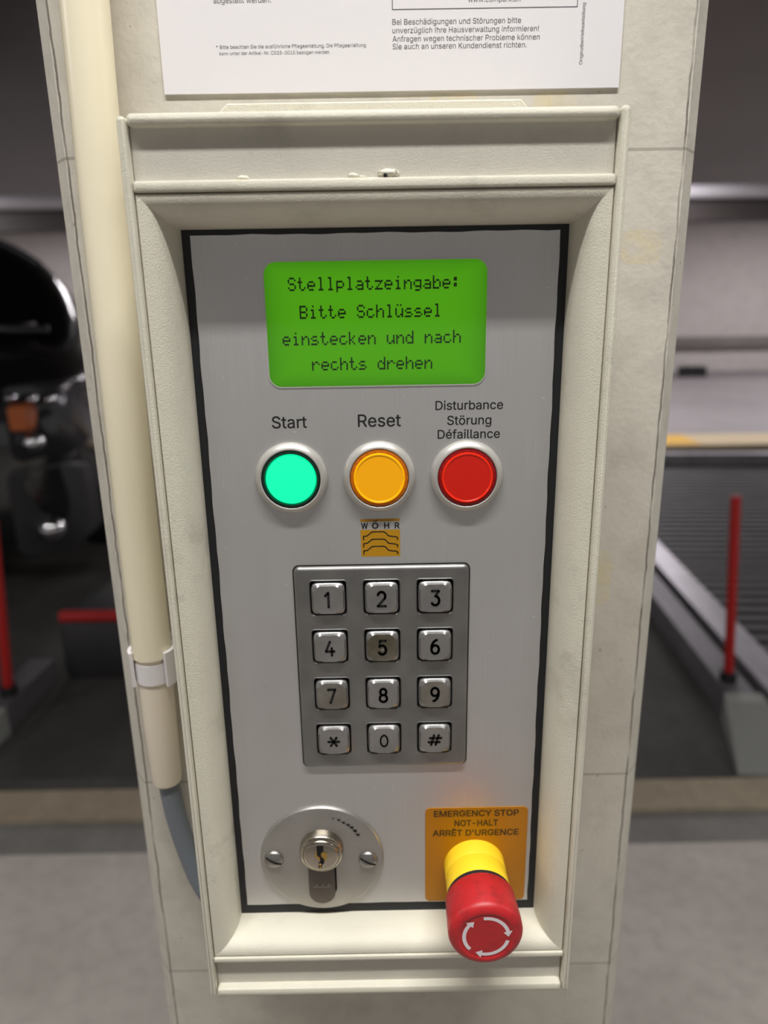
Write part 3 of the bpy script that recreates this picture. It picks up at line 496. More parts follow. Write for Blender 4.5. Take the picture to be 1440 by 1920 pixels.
# ------------------------------------------------------------------ the setting
def struct(o, label=None):
    o['kind'] = 'structure'
    if label: o['label'] = label
    return o
g = G(1); g.box(-9, 9, -6, 1.335, -.15, 0); struct(g.build('floor', 'floor'))
g = G(1); g.box(-9, 9, 1.335, 1.465, -.15, -.003); struct(g.build('trim_1', 'floor_strip'), 'dark strip in the floor in front of the beige kerb')  # flat strip, darker than the floor beside it
g = G(1); g.box(-9, 9, 1.465, 1.60, -.15, .008); struct(g.build('trim_2', 'kerb'), 'beige concrete kerb along the parking pit')
g = G(1); g.box(-9, 9, 1.60, 6.55, -.15, -.004); struct(g.build('floor_pit', 'pit'), 'dark stained floor of the parking bay')
g = G(1); g.box(-18, 16, 6.55, 7.15, -.15, .09); struct(g.build('trim_3', 'pale_yellow'), 'faded yellow kerb line across the far lane')
g = G(1); g.box(2.55, 3.17, 6.60, 7.12, .0905, .092); struct(g.build('trim_4', 'floor_yellow'), 'bright yellow patch at the end of the kerb line')
g = G(1); g.box(-18, 16, 7.15, 14.6, -.15, .08); struct(g.build('floor_far', 'farfloor'), 'pale concrete floor of the far lane')
g = G(1); g.box(-18, 16, 14.3, 14.6, .08, 3.2); struct(g.build('wall_far', 'wall'))
g = G(1); g.box(-18, 16, 14.14, 14.3, .60, .76); struct(g.build('trim_5', 'ceiling'), 'dark grey rail along the far wall')
g = G(1); g.box(-18, 16, -6, 14.6, 3.0, 3.2); struct(g.build('ceiling', 'ceiling'))
g = G(1); g.box(7.0, 9.0, 9.5, 9.62, .0805, .084); struct(g.build('trim_6', 'pale_yellow'), 'faded yellow line on the far lane')

# concrete pillar with chamfered front corners
P0, P1 = .066, .366
prof = [(-.1455, P0), (.1455, P0), (.1535, P0+.010), (.1535, P1), (-.1535, P1), (-.1535, P0+.010)]
g = G(1); g.loops([[(x, y, 0.0) for x, y in prof], [(x, y, 3.0) for x, y in prof]])
struct(g.build('pillar', 'pillar'), 'pale concrete pillar behind the control panel')

# ------------------------------------------------------------------ the control panel
panel = thing('control_panel', 'cream framed parking control panel with keypad, green display and red stop button', 'control panel', (0, 0, H))
g = G(); g.box(-87, 86, 3, 65.5, -287, 107); g.build('enclosure_body', 'paint', panel)

def rail_x(name, x0, x1, zt, zb, yf, yb, r):
    """horizontal or vertical rounded bar seen from the front"""
    poly = rrect(x0, x1, zb, zt, r, 5)
    g = G(); g.prism(poly, yb, yf, min(r, (x1-x0)*.45, (zt-zb)*.45)*.95)
    return g.build(name, 'paint', panel, 40)
rail_x('side_rail', -92.3, -89.0, 112.6, -291.8, -19.3, 12, 1.6)
rail_x('side_rail', 87.6, 91.2, 113.6, -292.6, -19.3, 12, 1.7)
rail_x('top_rail', -88.9, 87.5, 113.6, 109.2, -18.8, 12, 1.9)
rail_x('cross_rail', -88.9, 87.5, 91.4, 87.5, -18.3, 2, 1.0)
rail_x('cross_rail', -88.9, 87.5, -268.0, -271.0, -18.6, 2, .9)
rail_x('bottom_rail', -88.6, 87.3, -287.2, -292.0, -19.6, 12, 1.6)
g = G(); g.box(-88.6, 87.0, -15.3, 3, 90, 111); g.build('recessed_strip', 'paint_strip', panel)
g = G(); g.box(-88.6, 87.0, -15.3, 3, -288.5, -270); g.build('recessed_strip', 'paint_strip', panel)
g = G(); g.prism([(-62.7, 108), (60.5, 108), (60.5, 121.8), (58.0, 124.4), (-58.7, 124.4), (-62.7, 121.0)], 21, 15.5, .5)
g.build('mounting_strip', 'paint', panel)

# bezel strips: a convex quarter profile, mitred at the corners
OUT = (-88.6, 87.2, 87.1, -267.6); INN = (-77.6, 76.0, 76.4, -259.4)     # x0, x1, ztop, zbottom
def rect_at(u, OUT=OUT, INN=INN): return [a+(b-a)*u for a, b in zip(OUT, INN)]
prof = []
for i in range(15):
    t = math.pi/2*i/14
    prof.append((math.sin(t)**(2/2.3), -17.5+19.5*(1-math.cos(t)**(2/2.3))))
prof = [(0.0, 3.0), (0.0, -16.9), (.035, -17.5)] + prof[1:] + [(1.0, 3.0)]
def bezel(side):
    ls = []
    for u, y in prof:
        x0, x1, zt, zb = rect_at(u)
        a, b = {'top': ((x0, zt), (x1, zt)), 'bottom': ((x1, zb), (x0, zb)), 'left': ((x0, zb), (x0, zt)), 'right': ((x1, zt), (x1, zb))}[side]
        ls.append([(a[0], y, a[1]), (b[0], y, b[1])])
    n = len(ls); vs = [p for l in ls for p in l]
    fs = [(2*i, 2*i+1, 2*((i+1) % n)+1, 2*((i+1) % n)) for i in range(n)]
    fs += [tuple(2*i for i in range(n)), tuple(2*i+1 for i in range(n-1, -1, -1))]
    G().add(vs, fs)
    g = G(); g.add(vs, fs); return g.build('bezel_strip', 'paint', panel, 35)
for s_ in ('top', 'bottom', 'left', 'right'): bezel(s_)

# black gasket with slightly wavy inner edge, aluminium plate in front of it
g = G(); g.box(-78.0, 76.4, .9, 3.0, -259.9, 76.9); g.build('gasket', 'black', panel)
def plate_edge():
    x0, x1, z0, z1 = -74.0, 72.3, -253.2, 74.2
    pts = []
    def seg(a, b, n, amp):
        for i in range(n):
            t = i/n; w = amp*(math.sin(i*1.7+a[0])+math.sin(i*.61+a[1]))*.5 if i else 0
            x, z = a[0]+(b[0]-a[0])*t, a[1]+(b[1]-a[1])*t
            pts.append((x+(w if abs(b[0]-a[0]) < 1 else 0), z+(w if abs(b[1]-a[1]) < 1 else 0)))
    seg((x1, z1), (x0, z1), 30, .28); seg((x0, z1), (x0, z0), 60, .25)
    seg((x0, z0), (x1, z0), 30, .15); seg((x1, z0), (x1, z1), 60, .25)
    return pts
g = G(); g.prism(plate_edge(), 1.2, 0.0, 0); plate = g.build('front_plate', 'plate', panel)

# remains of sealant on the upper cross rail
def blob(cx, cz, rx, rz, ry, notch=0):
    g = G(); seg = 20; ls = []
    for k in range(7):
        t = math.pi/2*k/6
        f = math.cos(t)
        ls.append([(cx+rx*max(f, .02)*math.cos(2*math.pi*i/seg)*(1+.10*math.sin(3*i)), -15.2-ry*math.sin(t), cz+rz*max(f, .02)*math.sin(2*math.pi*i/seg)*(1+.12*math.cos(2*i+1))) for i in range(seg)])
    g.loops(ls, mi=0)
    if notch:
        g.lathe([(.75, -15.2), (.75, -15.2-ry*.72), (.0, -15.2-ry*.72)], cx+rx*.55, cz+.1, 12, 1)
        g.lathe([(.7, -15.2), (.7, -15.2-ry*.95), (.0, -15.2-ry*.95)], cx-rx*.35, cz-.9, 12, 1)
    return g.build('sealant_blob', ['paint', 'hole'], panel, 60)
blob(4.6, 93.0, 4.0, 1.6, 2.6, 1); blob(-8.6, 92.4, 1.9, 1.0, 1.6); blob(-5.2, 92.0, 1.4, .5, .9); blob(-49.0, 92.1, 2.4, 1.0, 1.6)

# ---------------- display
X0, X1, Z0, Z1 = -45.9, 43.8, 14.5, 63.9
g = G(); g.flat(rrect(X0, X1, Z0, Z1, 5.0, 8), -.10); screen = g.build('display_screen', 'lcd', panel)
tag(screen, 'backlit green display with four lines of dark dot matrix text')
g = G(); po = rrect(X0-.45, X1+.45, Z0-.45, Z1+.45, 5.4, 8); pi = rrect(X0, X1, Z0, Z1, 5.0, 8)
g.loops([[(x, 0, z) for x, z in po], [(x, -.28, z) for x, z in po], [(x, -.28, z) for x, z in pi], [(x, 0, z) for x, z in pi]], False, False)
g.build('display_rim', 'bezel', screen)
FONT = {
 'S': '01110 10001 10000 01110 00001 10001 01110', 't': '01000 01000 11100 01000 01000 01001 00110',
 'e': '00000 00000 01110 10001 11111 10000 01110', 'l': '01100 00100 00100 00100 00100 00100 01110',
 'p': '00000 00000 11110 10001 10001 11110 10000 10000', 'a': '00000 00000 01110 00001 01111 10001 01111',
 'z': '00000 00000 11111 00010 00100 01000 11111', 'i': '00100 00000 01100 00100 00100 00100 01110',
 'n': '00000 00000 10110 11001 10001 10001 10001', 'g': '00000 00000 01111 10001 10001 01111 00001 01110',
 'b': '10000 10000 10110 11001 10001 10001 11110', ':': '00000 01100 01100 00000 01100 01100 00000',
 'B': '11110 10001 10001 11110 10001 10001 11110', 'c': '00000 00000 01110 10000 10000 10001 01110',
 'h': '10000 10000 10110 11001 10001 10001 10001', 'ü': '01010 00000 10001 10001 10001 10011 01101',
 's': '00000 00000 01110 10000 01110 00001 11110', 'u': '00000 00000 10001 10001 10001 10011 01101',
 'd': '00001 00001 01101 10011 10001 10001 01111', 'k': '10000 10000 10010 10100 11000 10100 10010',
 'r': '00000 00000 10110 11001 10000 10000 10000'}
DX, DZ = .648, .745
for txt, xs, zt in (('Stellplatzeingabe:', -36.4, 57.9), ('Bitte Schlüssel', -32.2, 47.0), ('einstecken und nach', -39.7, 36.5), ('rechts drehen', -28.1, 26.2)):
    g = G()
    for i, ch in enumerate(txt):
        if ch == ' ': continue
        for r_, row in enumerate(FONT[ch].split()):
            for c_, b in enumerate(row):
                if b == '1':
                    x = xs+(i*6+c_)*DX; z = zt-r_*DZ
                    g.flat([(x, z), (x, z-DZ*.97), (x+DX*.98, z-DZ*.97), (x+DX*.98, z)], -.13)
    g.build('text_line', 'lcd_dot', screen)
g = G(); g.flat(rrect(X0, X1, Z0, Z1, 5.0, 8), -.22); g.build('window_pane', 'glass', screen)

# ---------------- printed words
lettering('printed_word', [('Start', -46.2, -31.3, -2.8)], 'ink', panel, -.04, 4)
lettering('printed_word', [('Reset', -9.7, 8.6, -2.8)], 'ink', panel, -.04, 4)
lettering('printed_word', [('Disturbance', 23.2, 51.8, 3.8), ('Störung', 28.2, 47.0, -2.6), ('Défaillance', 24.2, 50.8, -8.5)], 'ink', panel, -.04, 4)

# ---------------- push buttons
def button(cx, cz, col, label, lit):
    g = G(); g.lathe([(15.7, 0), (15.7, -1.0), (15.2, -2.1), (13.7, -3.3), (13.2, -3.45), (12.75, -3.2), (12.7, -.5)], cx, cz, 72, close1=False)
    b = g.build('push_button', 'bezel', panel, 40); tag(b, label)
    g = G(); g.lathe([(12.7, -.4), (12.7, -2.4), (12.3, -3.3), (11.3, -3.5), (10.85, -1.2)], cx, cz, 64, close0=False, close1=False)
    for k in range(48):                                              # knurl ribs of the transparent collar
        a = 2*math.pi*k/48
        if k % 2: g.stroke([(cx+11.55*math.cos(a), cz+11.55*math.sin(a)), (cx+12.2*math.cos(a+.06), cz+12.2*math.sin(a+.06))], .28, -3.54, 0, 0)
    g.build('collar', 'collar_'+col, b, 40)
    if lit:
        g = G(); g.lathe([(10.75, -1.0), (10.75, -3.0), (10.5, -3.5), (0, -3.7)], cx, cz, 64, close0=False)
        g.build('lens', 'lens_'+col, b, 50)
    else:
        g = G(); g.lathe([(11.2, -1.0), (11.2, -3.2), (10.8, -3.9), (10.3, -3.9), (10.05, -3.62), (0, -3.6)], cx, cz, 64, close0=False)
        for k, f in enumerate(g.f): g.m[k] = 1 if k < 64*4 else 0
        g.build('lens', ['lens_'+col, 'ridge_'+col], b, 40)
button(-39.0, -24.6, 'green', 'round push button with lit green lens under the word Start', True)
button(-1.0, -24.7, 'amber', 'round push button with amber lens under the word Reset', False)
button(36.8, -25.0, 'red', 'round push button with flat red lens under three printed words', False)

# ---------------- logo sticker
g = G(); g.flat([(-9.7, -43.8), (7.6, -43.7), (7.6, -44.95), (-9.7, -45.05)], -.04)
g.flat([(-9.8, -48.8), (7.7, -48.8), (7.7, -61.3), (-9.6, -61.3)], -.04)
logo = g.build('logo_sticker', 'gold', panel); tag(logo, 'small gold sticker with three stacked black car outlines')
g = G()
base = [(-8.5, -53.4), (-8.5, -51.75), (-7.0, -51.6), (-4.9, -49.9), (-4.1, -49.75), (.3, -49.75), (1.1, -50.0), (2.5, -51.6), (3.6, -51.9), (6.0, -52.2), (6.6, -52.6), (6.6, -53.5)]
for dz in (0, -3.45, -6.8): g.stroke([(x, z+dz) for x, z in base], .52, -.07, 0, 8)
g.build('car_outline', 'ink', logo)
ltr = [('W', -9.5, -6.4, -48.2, 2.6), ('O', -4.7, -1.8, -48.2, 2.6), ('H', .7, 3.0, -48.2, 2.6), ('R', 5.4, 7.6, -48.2, 2.6)]
lettering('logo_lettering', ltr, 'ink', logo, -.06, 12)
g = G(); g.stroke([(-3.9, -45.2), (-3.3, -44.2)], .38, -.07, 0, 0); g.stroke([(-3.0, -45.2), (-2.4, -44.2)], .38, -.07, 0, 0)
g.build('accent_mark', 'ink', logo)

# ---------------- keypad
KX0, KX1, KZ0, KZ1 = -40.5, 38.7, -169.3, -65.3
KX = (-25.1, -1.0, 23.2); KZ = (-80.1, -104.2, -128.8, -153.3)
g = G()
out = [rrect(KX0, KX1, KZ0, KZ1, 2.6, 6), rrect(KX0+.25, KX1-.25, KZ0+.25, KZ1-.25, 2.5, 6), rrect(KX0+.8, KX1-.8, KZ0+.8, KZ1-.8, 2.2, 6), rrect(KX0+1.6, KX1-1.6, KZ0+1.6, KZ1-1.6, 1.8, 6)]
ys = (0, -1.2, -1.9, -2.2)
g.loops([[(x, y, z) for x, z in p] for p, y in zip(out, ys)], False, False)
bm = bmesh.new()
def edge_loop(poly, y):
    vs = [bm.verts.new((x*.001, y*.001, z*.001)) for x, z in poly]
    return [bm.edges.new((vs[i], vs[(i+1) % len(vs)])) for i in range(len(vs))]
es = edge_loop(out[-1], -2.2)
for x in KX:
    for z in KZ: es += edge_loop(rrect(x-8.9, x+8.9, z-8.9, z+8.9, 1.9, 4), -2.2)
bmesh.ops.triangle_fill(bm, use_beauty=True, edges=es)
bm.verts.index_update()
b0 = len(g.v); g.v += [tuple(v.co) for v in bm.verts]
nf = [tuple(v.index+b0 for v in f.verts) for f in bm.faces]; g.f += nf; g.m += [0]*len(nf); bm.free()
for x in KX:
    for z in KZ:
        h = [(8.9, -2.2, 1.9), (8.55, -2.45, 1.7), (8.25, -2.2, 1.5), (8.1, -1.2, 1.4), (8.1, -.2, 1.4)]
        g.loops([[(px, y, pz) for px, pz in rrect(x-a, x+a, z-a, z+a, r_, 4)] for a, y, r_ in h[:4]], False, False)
        g.loops([[(px, y, pz) for px, pz in rrect(x-a, x+a, z-a, z+a, r_, 4)] for a, y, r_ in h[3:]], False, True, 1)
g.prism(rrect(KX0-.4, KX1+.4, KZ0-.4, KZ1+.4, 2.9, 6), 0, -.35, 0, 1)
keypad = g.build('keypad', ['keypad', 'hole'], panel, 38)
tag(keypad, 'grey metal twelve key keypad with engraved digits')

def arc(cx, cz, rx, rz, a0, a1, n=14):
    return [(cx+rx*math.cos(R(a0+(a1-a0)*i/n)), cz+rz*math.sin(R(a0+(a1-a0)*i/n))) for i in range(n+1)]
DIG = {  # strokes in a box x -1..1, z -1.5..1.5
 '1': [[(-.62, .85), (.12, 1.5), (.12, -1.5)]],
 '2': [arc(0, .62, .86, .88, 165, -38) + [(-.9, -1.5), (.95, -1.5)]],
 '3': [[(-.8, 1.5), (.8, 1.5), (-.02, .42)] + arc(-.02, -.54, .9, .96, 85, -150)],
 '4': [[(.05, 1.5), (-.95, -.62), (1.0, -.62)], [(.42, .1), (.42, -1.5)]],
 '5': [[(.8, 1.5), (-.55, 1.5), (-.7, .25)] + arc(-.06, -.5, .9, 1.0, 128, -150)],
 '6': [arc(0, -.58, .88, .92, 0, 360, 22), arc(.55, -.35, 1.43, 1.85, 178, 96, 10)],
 '7': [[(-.85, 1.5), (.85, 1.5), (-.35, -1.5)]],
 '8': [arc(0, .78, .72, .72, 0, 360, 20), arc(0, -.70, .88, .80, 0, 360, 22)],
 '9': [arc(0, .58, .88, .92, 0, 360, 22), arc(-.55, .35, 1.43, 1.85, -2, -84, 10)],
 '0': [arc(0, 0, .88, 1.5, 0, 360, 28)],
 '*': [[(-1.15, 0), (1.15, 0)], [(-.62, -1.1), (.62, 1.1)], [(.62, -1.1), (-.62, 1.1)]],
 '#': [[(-.95, .5), (1.3, .5)], [(-1.25, -.55), (1.0, -.55)], [(-.75, -1.25), (-.15, 1.25)], [(.2, -1.25), (.8, 1.25)]],
}
def face_poly(cx, cz, half, rad, n=48):
    pts = []
    for i in range(n):
        a = 2*math.pi*i/n; c, s_ = math.cos(a), math.sin(a)
        r_ = min(half/max(abs(c), abs(s_)), rad); pts.append((cx+r_*c, cz+r_*s_))
    return pts
def sq_poly(cx, cz, half, r_, n=48):
    pts = []
    for i in range(n):
        a = 2*math.pi*i/n; c, s_ = math.cos(a), math.sin(a)
        m = (abs(c)**7+abs(s_)**7)**(-1/7); pts.append((cx+half*m*c, cz+half*m*s_))
    return pts
def key(cx, cz, ch, worn=False):
    g = G()
    ls = [(sq_poly(cx, cz, 7.5, 1), -.4), (sq_poly(cx, cz, 7.45, 1), -2.9), (sq_poly(cx, cz, 7.2, 1), -3.15),
          (face_poly(cx, cz, 6.75, 7.45), -4.35), (face_poly(cx, cz, 6.5, 7.2), -4.5), (face_poly(cx, cz, 5.9, 6.5), -4.42), (face_poly(cx, cz, 2.0, 2.4), -4.4)]
    g.loops([[(x, y, z) for x, z in p] for p, y in ls])
    if worn: g.m = [2 if k >= 48*3 else 0 for k in range(len(g.m))]
    sx, sz = (1.95, 2.3) if ch not in '*#' else ((2.25, 2.0) if ch == '*' else (2.35, 2.1))
    if ch == '0': sx, sz = 1.95, 2.0
    for st in DIG[ch]: g.stroke([(cx+x*sx, cz+z*sz) for x, z in st], 1.12 if ch != '0' else .75, -4.60, 1, 8)
    if ch == '5':
        g.lathe([(.75, -4.5), (.62, -4.9), (.3, -5.1), (0, -5.15)], cx+.1, cz-1.1, 16, 0)
    return g.build('key', ['key', 'engrave', worn or 'key'], keypad, 14)
for r_, row in enumerate(('123', '456', '789', '*0#')):
    for c_, ch in enumerate(row):
        k = key(KX[c_], KZ[r_], ch, {'5': 'key_worn', '7': 'key_soiled', '9': 'key_soiled'}.get(ch))
        nm = {'*': 'star sign', '#': 'hash sign'}.get(ch, 'digit '+ch)
        tag(k, 'square metal key engraved with the '+nm)

# ---------------- key switch
LX, LZ = -33.7, -223.7
g = G(); g.lathe([(31.4, 0), (31.3, -.9), (30.6, -1.7), (28.5, -2.2), (0, -2.4)], LX, LZ, 96)
rng = random.Random(3)
for (x, z), w in zip([(-27.3, -198.3), (-24.5, -199.3), (-22.2, -201.0), (-20.0, -202.4), (-18.2, -204.0), (-16.6, -206.0), (-15.2, -208.4)], (.5, 1.0, 1.1, 1.3, 1.5, 1.7, 1.4)):
    g.stroke([(x-.5, z+.3), (x+.4, z-.5), (x+.7, z+.2)], w*.55, -2.52, 1, 6)
lock = g.build('lock_rosette', ['rosette', 'ink'], panel, 30)
tag(lock, 'round satin metal rosette with key cylinder and two slotted screws')
AX, AZ = -33.5, -216.2
def stadium(w, zt, zb, cx, n=12):
    return [(cx+w*math.cos(R(180-180*i/n)), zt+w*math.sin(R(180-180*i/n))) for i in range(n+1)] + [(cx+w*math.cos(R(-180*i/n)), zb+w*math.sin(R(-180*i/n))) for i in range(n+1)]
g = G(); g.prism(stadium(6.75, -217, -243.2, -34.2), -2.2, -3.4, .3, 0)
g.flat([(-27.6, -228), (-26.6, -228), (-26.6, -241.5), (-27.2, -243.0), (-27.6, -243)], -2.75, 1)
for k in range(3): g.stroke([(-37.6+k*3.1, -238.4), (-36.4+k*3.1, -238.2), (-37.0+k*3.1, -237.4)], .28, -3.43, 2, 0)
g.stroke([(-38.6, -239.4), (-29.6, -239.3)], .35, -3.43, 2, 0)
g.build('cylinder_profile', ['cylinder_dark', 'hole', 'rosette'], lock, 40)
g = G(); g.lathe([(11.1, -2.2), (10.7, -6.2), (10.2, -7.0), (9.4, -7.4), (9.0, -7.3), (9.0, -6.6)], AX, AZ, 64, close1=False)
cyl = g.build('key_cylinder', 'cylinder', lock, 40)
g = G(); g.lathe([(9.0, -6.4), (9.0, -7.2), (8.5, -8.1), (7.4, -8.6), (0, -8.9)], AX, AZ, 48, 0)
# warded keyway: dark slot with brass ward flanks
slot = [(-1.9, 6.8), (1.5, 6.8), (1.5, 4.2), (.2, 2.6), (.2, .8), (1.7, -.8), (1.7, -3.0), (.4, -4.6), (.2, -6.6), (-1.3, -6.6), (-1.3, -3.6), (-.4, -2.0), (-.4, -.2), (-1.9, 1.6)]
g.flat([(AX+x, AZ+z) for x, z in slot], -8.95, 1)
g.flat([(AX+x, AZ+z) for x, z in [(-1.9, 1.6), (-.4, -.2), (-.4, -2.0), (-1.6, -.8), (-2.6, 1.0), (-2.4, 4.0), (-1.9, 4.2)]], -8.97, 2)
g.flat([(AX+x, AZ+z) for x, z in [(.2, 2.6), (1.4, 3.4), (3.3, 2.4), (3.0, -.4), (1.7, -2.4), (1.7, -.8), (.2, .8)]], -8.97, 2)
g.lathe([(.75, -8.9), (.6, -9.1), (0, -9.2)], AX-.5, AZ-4.2, 12, 2); g.lathe([(.6, -8.9), (.5, -9.1), (0, -9.2)], AX-.5, AZ-6.2, 12, 2)
g.build('cylinder_plug', ['cylinder', 'hole', 'brass'], lock, 40)
for x, z in ((-58.0, -222.4), (-10.3, -223.8)):
    g = G(); g.lathe([(4.9, -2.2), (4.8, -2.9), (4.0, -3.8), (2.4, -4.4), (0, -4.6)], x, z, 32, 0)
    a = R(-28); dx, dz = math.cos(a)*4.4, math.sin(a)*4.4; nx, nz = -math.sin(a)*.5, math.cos(a)*.5
    n = 8; top, bot = [], []
    for i in range(n+1):
        t = -1+2*i/n; y = -2.3-2.4*math.sqrt(max(0, 1-(t*.86)**2))-.06
        top.append((x+dx*t+nx, y, z+dz*t+nz)); bot.append((x+dx*t-nx, y, z+dz*t-nz))
    g.add(top+bot, [(i, i+1, n+2+i, n+1+i) for i in range(n)], 1)
    g.build('screw', ['screw', 'hole'], lock, 40)

# ---------------- emergency stop
g = G(); g.prism(rrect(18.9, 70.5, -252.6, -195.3, 2.6, 6), .3, -.35, 0); lab = g.build('warning_label', 'label', panel)
tag(lab, 'square orange-yellow label behind the red emergency stop button')
lettering('label_lettering', [('EMERGENCY STOP', 23.2, 65.9, -200.3, 3.4), ('NOT-HALT', 33.6, 55.6, -206.1, 3.4), ("ARRÊT D'URGENCE", 22.6, 66.2, -211.9, 3.4)], 'label_ink', lab, -.40, 11)
EX, EZ = 44.0, -230.0
g = G(); g.lathe([(15.4, .3), (15.4, -8.5), (15.15, -9.0), (15.3, -9.6), (15.5, -19.5), (15.3, -20.6), (14.0, -20.8)], EX, EZ, 72)
est = g.build('emergency_stop_button', 'yellow', panel, 35)
tag(est, 'red mushroom emergency stop button on a yellow collar')
g = G(); g.lathe([(14.0, -20.5), (15.9, -20.8), (16.0, -23.2), (14, -23.4)], EX, EZ, 64); g.build('seal_ring', 'black', est, 35)
pr = [(14, -23.0), (16.4, -23.2), (16.8, -23.8), (17.3, -37.0)]
for i in range(1, 9):
    a = R(90*i/8); pr.append((13.1+4.2*math.cos(a), -39.8-4.2*math.sin(a)))
pr += [(12.6, -43.9), (12.2, -43.6), (0, -43.6)]
g = G(); g.lathe(pr, EX, EZ, 80); head = g.build('mushroom_head', 'red', est, 32)
def arrow(a0, a1):
    g = G(); n = 18; r0, r1 = 9.3, 11.0; y = -43.68; rm = (r0+r1)/2
    hd = 17 if a1 > a0 else -17
    pts0 = [(EX+r1*math.cos(R(a0+(a1-hd-a0)*i/n)), EZ+r1*math.sin(R(a0+(a1-hd-a0)*i/n))) for i in range(n+1)]
    pts1 = [(EX+r0*math.cos(R(a0+(a1-hd-a0)*i/n)), EZ+r0*math.sin(R(a0+(a1-hd-a0)*i/n))) for i in range(n+1)]
    for i in range(n): g.flat([pts0[i], pts0[i+1], pts1[i+1], pts1[i]], y)
    b = R(a1-hd); t = R(a1)
    g.flat([(EX+(r1+1.3)*math.cos(b), EZ+(r1+1.3)*math.sin(b)), (EX+rm*math.cos(t), EZ+rm*math.sin(t)), (EX+(r0-1.3)*math.cos(b), EZ+(r0-1.3)*math.sin(b))], y)
    g.build('arrow_mark', 'white_ink', est)
arrow(98, -2); arrow(-14, -118); arrow(224, 124)

# ------------------------------------------------------------------ things on the pillar
sg = thing('instruction_sign', 'white printed instruction sign fixed to the pillar above the control panel', 'sign', (0, 0, H))
g = G(); g.prism([(-96.0, 140.7), (111.5, 140.7), (111.5, 437), (-96.0, 437)], 65.95, 64.9, 0); g.build('board', 'sign', sg)
S_Y = 64.84
lettering('sign_lettering', [
  ('Bei Beschädigungen und Störungen bitte', 8.3, 65.8, 166.9), ('unverzüglich Ihre Hausverwaltung informieren!', 8.3, 73.9, 163.6),
  ('Anfragen wegen technischer Probleme können', 8.3, 74.4, 160.3), ('Sie auch an unseren Kundendienst richten.', 8.3, 68.7, 157.3),
  ('* Bitte beachten Sie die ausführliche Pflegeanleitung. Die Pflegeanleitung', -71.0, -3.7, 158.5),
  ('kann unter der Artikel-Nr. C023-0010 bezogen werden.', -69.7, -19.8, 156.0),
  ('abgestellt werden.', -70.7, -45.3, 176.2), ('www.compark.ch', 42.0, 65.2, 175.2)], 'sign_ink', sg, S_Y)
lettering('sign_lettering', [('Originalbetriebsanleitung -', 150.2, 176.0, 94.2)], 'sign_ink', sg, S_Y, 0, True)
g = G()
for a, b in (((8.4, 172.8), (90.6, 172.8)), ((8.4, 172.8), (8.4, 190)), ((90.6, 172.8), (90.6, 190)), ((8.4, 190), (90.6, 190))): g.stroke([a, b], .35, S_Y, 0, 4)
g.build('text_frame', 'sign_ink', sg)

cd = thing('conduit_pipe', 'ivory plastic conduit pipe running down the pillar beside the control panel', 'pipe', (0, 0, H))
g = G(); g.tube([(-121.5, 52, 420), (-123.2, 52, 172), (-125.2, 52, 90), (-126.0, 52, 17), (-126.9, 52, -60), (-127.0, 52, -134)], 10.3, 40)
g.build('upper_pipe', 'pvc', cd, 40)
g = G(); g.tube([(-127.0, 52, -120), (-127.1, 52.4, -140), (-127.4, 53, -170), (-127.6, 54, -214), (-127.6, 54, -216)], [9.3, 9.3, 9.2, 8.5, 8.1], 36)
tag(g.build('lower_sleeve', 'pvc_pale', cd, 40), 'paler sleeve at the lower end of the conduit')
cp = thing('pipe_clip', 'white plastic clip holding the conduit to the pillar', 'clip', (0, 0, H))
g = G(); g.box(-139, -115, 62.2, 65.9, -150, -128); g.build('clip_base', 'clip', cp)
for sx in (-1, 1):
    g = G(); n = 9; ls = []
    for zt in (-130, -150):
        o_, i_ = [], []
        for k in range(n+1):
            a = R(270 + sx*(-8 + 118*k/n)) if False else R(90 - sx*(20+110*k/n))
            o_.append((-127+12.6*math.cos(a), 52+12.6*math.sin(a), zt)); i_.append((-127+10.6*math.cos(a), 52+10.6*math.sin(a), zt))
        ls.append(o_+i_[::-1])
    g.loops(ls); 
    g.build('clip_arm', 'clip', cp, 40)
g = G(); g.tube([(-127.0, 52, -136.5), (-127.05, 52.2, -148.5)], 9.75, 36); g.build('clip_band', 'clip', cp, 40)
cb = G()
bz = [(-127.3, 54, -206), (-126.5, 54, -222), (-124.4, 53, -240), (-119.5, 51, -262), (-112.0, 47, -282), (-101.0, 42, -296), (-87.5, 36, -302)]
pts = []
for i in range(len(bz)-1):
    p0, p1, p2, p3 = [Vector(bz[max(0, min(len(bz)-1, j))]) for j in (i-1, i, i+1, i+2)]
    for k in range(6):
        t = k/6
        pts.append(tuple(.5*((2*p1)+(p2-p0)*t+(2*p0-5*p1+4*p2-p3)*t*t+(3*p1-p0-3*p2+p3)*t**3)))
pts.append(bz[-1])
pts = [p for p in pts]
cab = cb.tube(pts, 5.9, 24).build('grey_cable', 'cable', None, 50, (0, 0, H))
tag(cab, 'grey cable curving out of the conduit towards the control panel', 'cable')

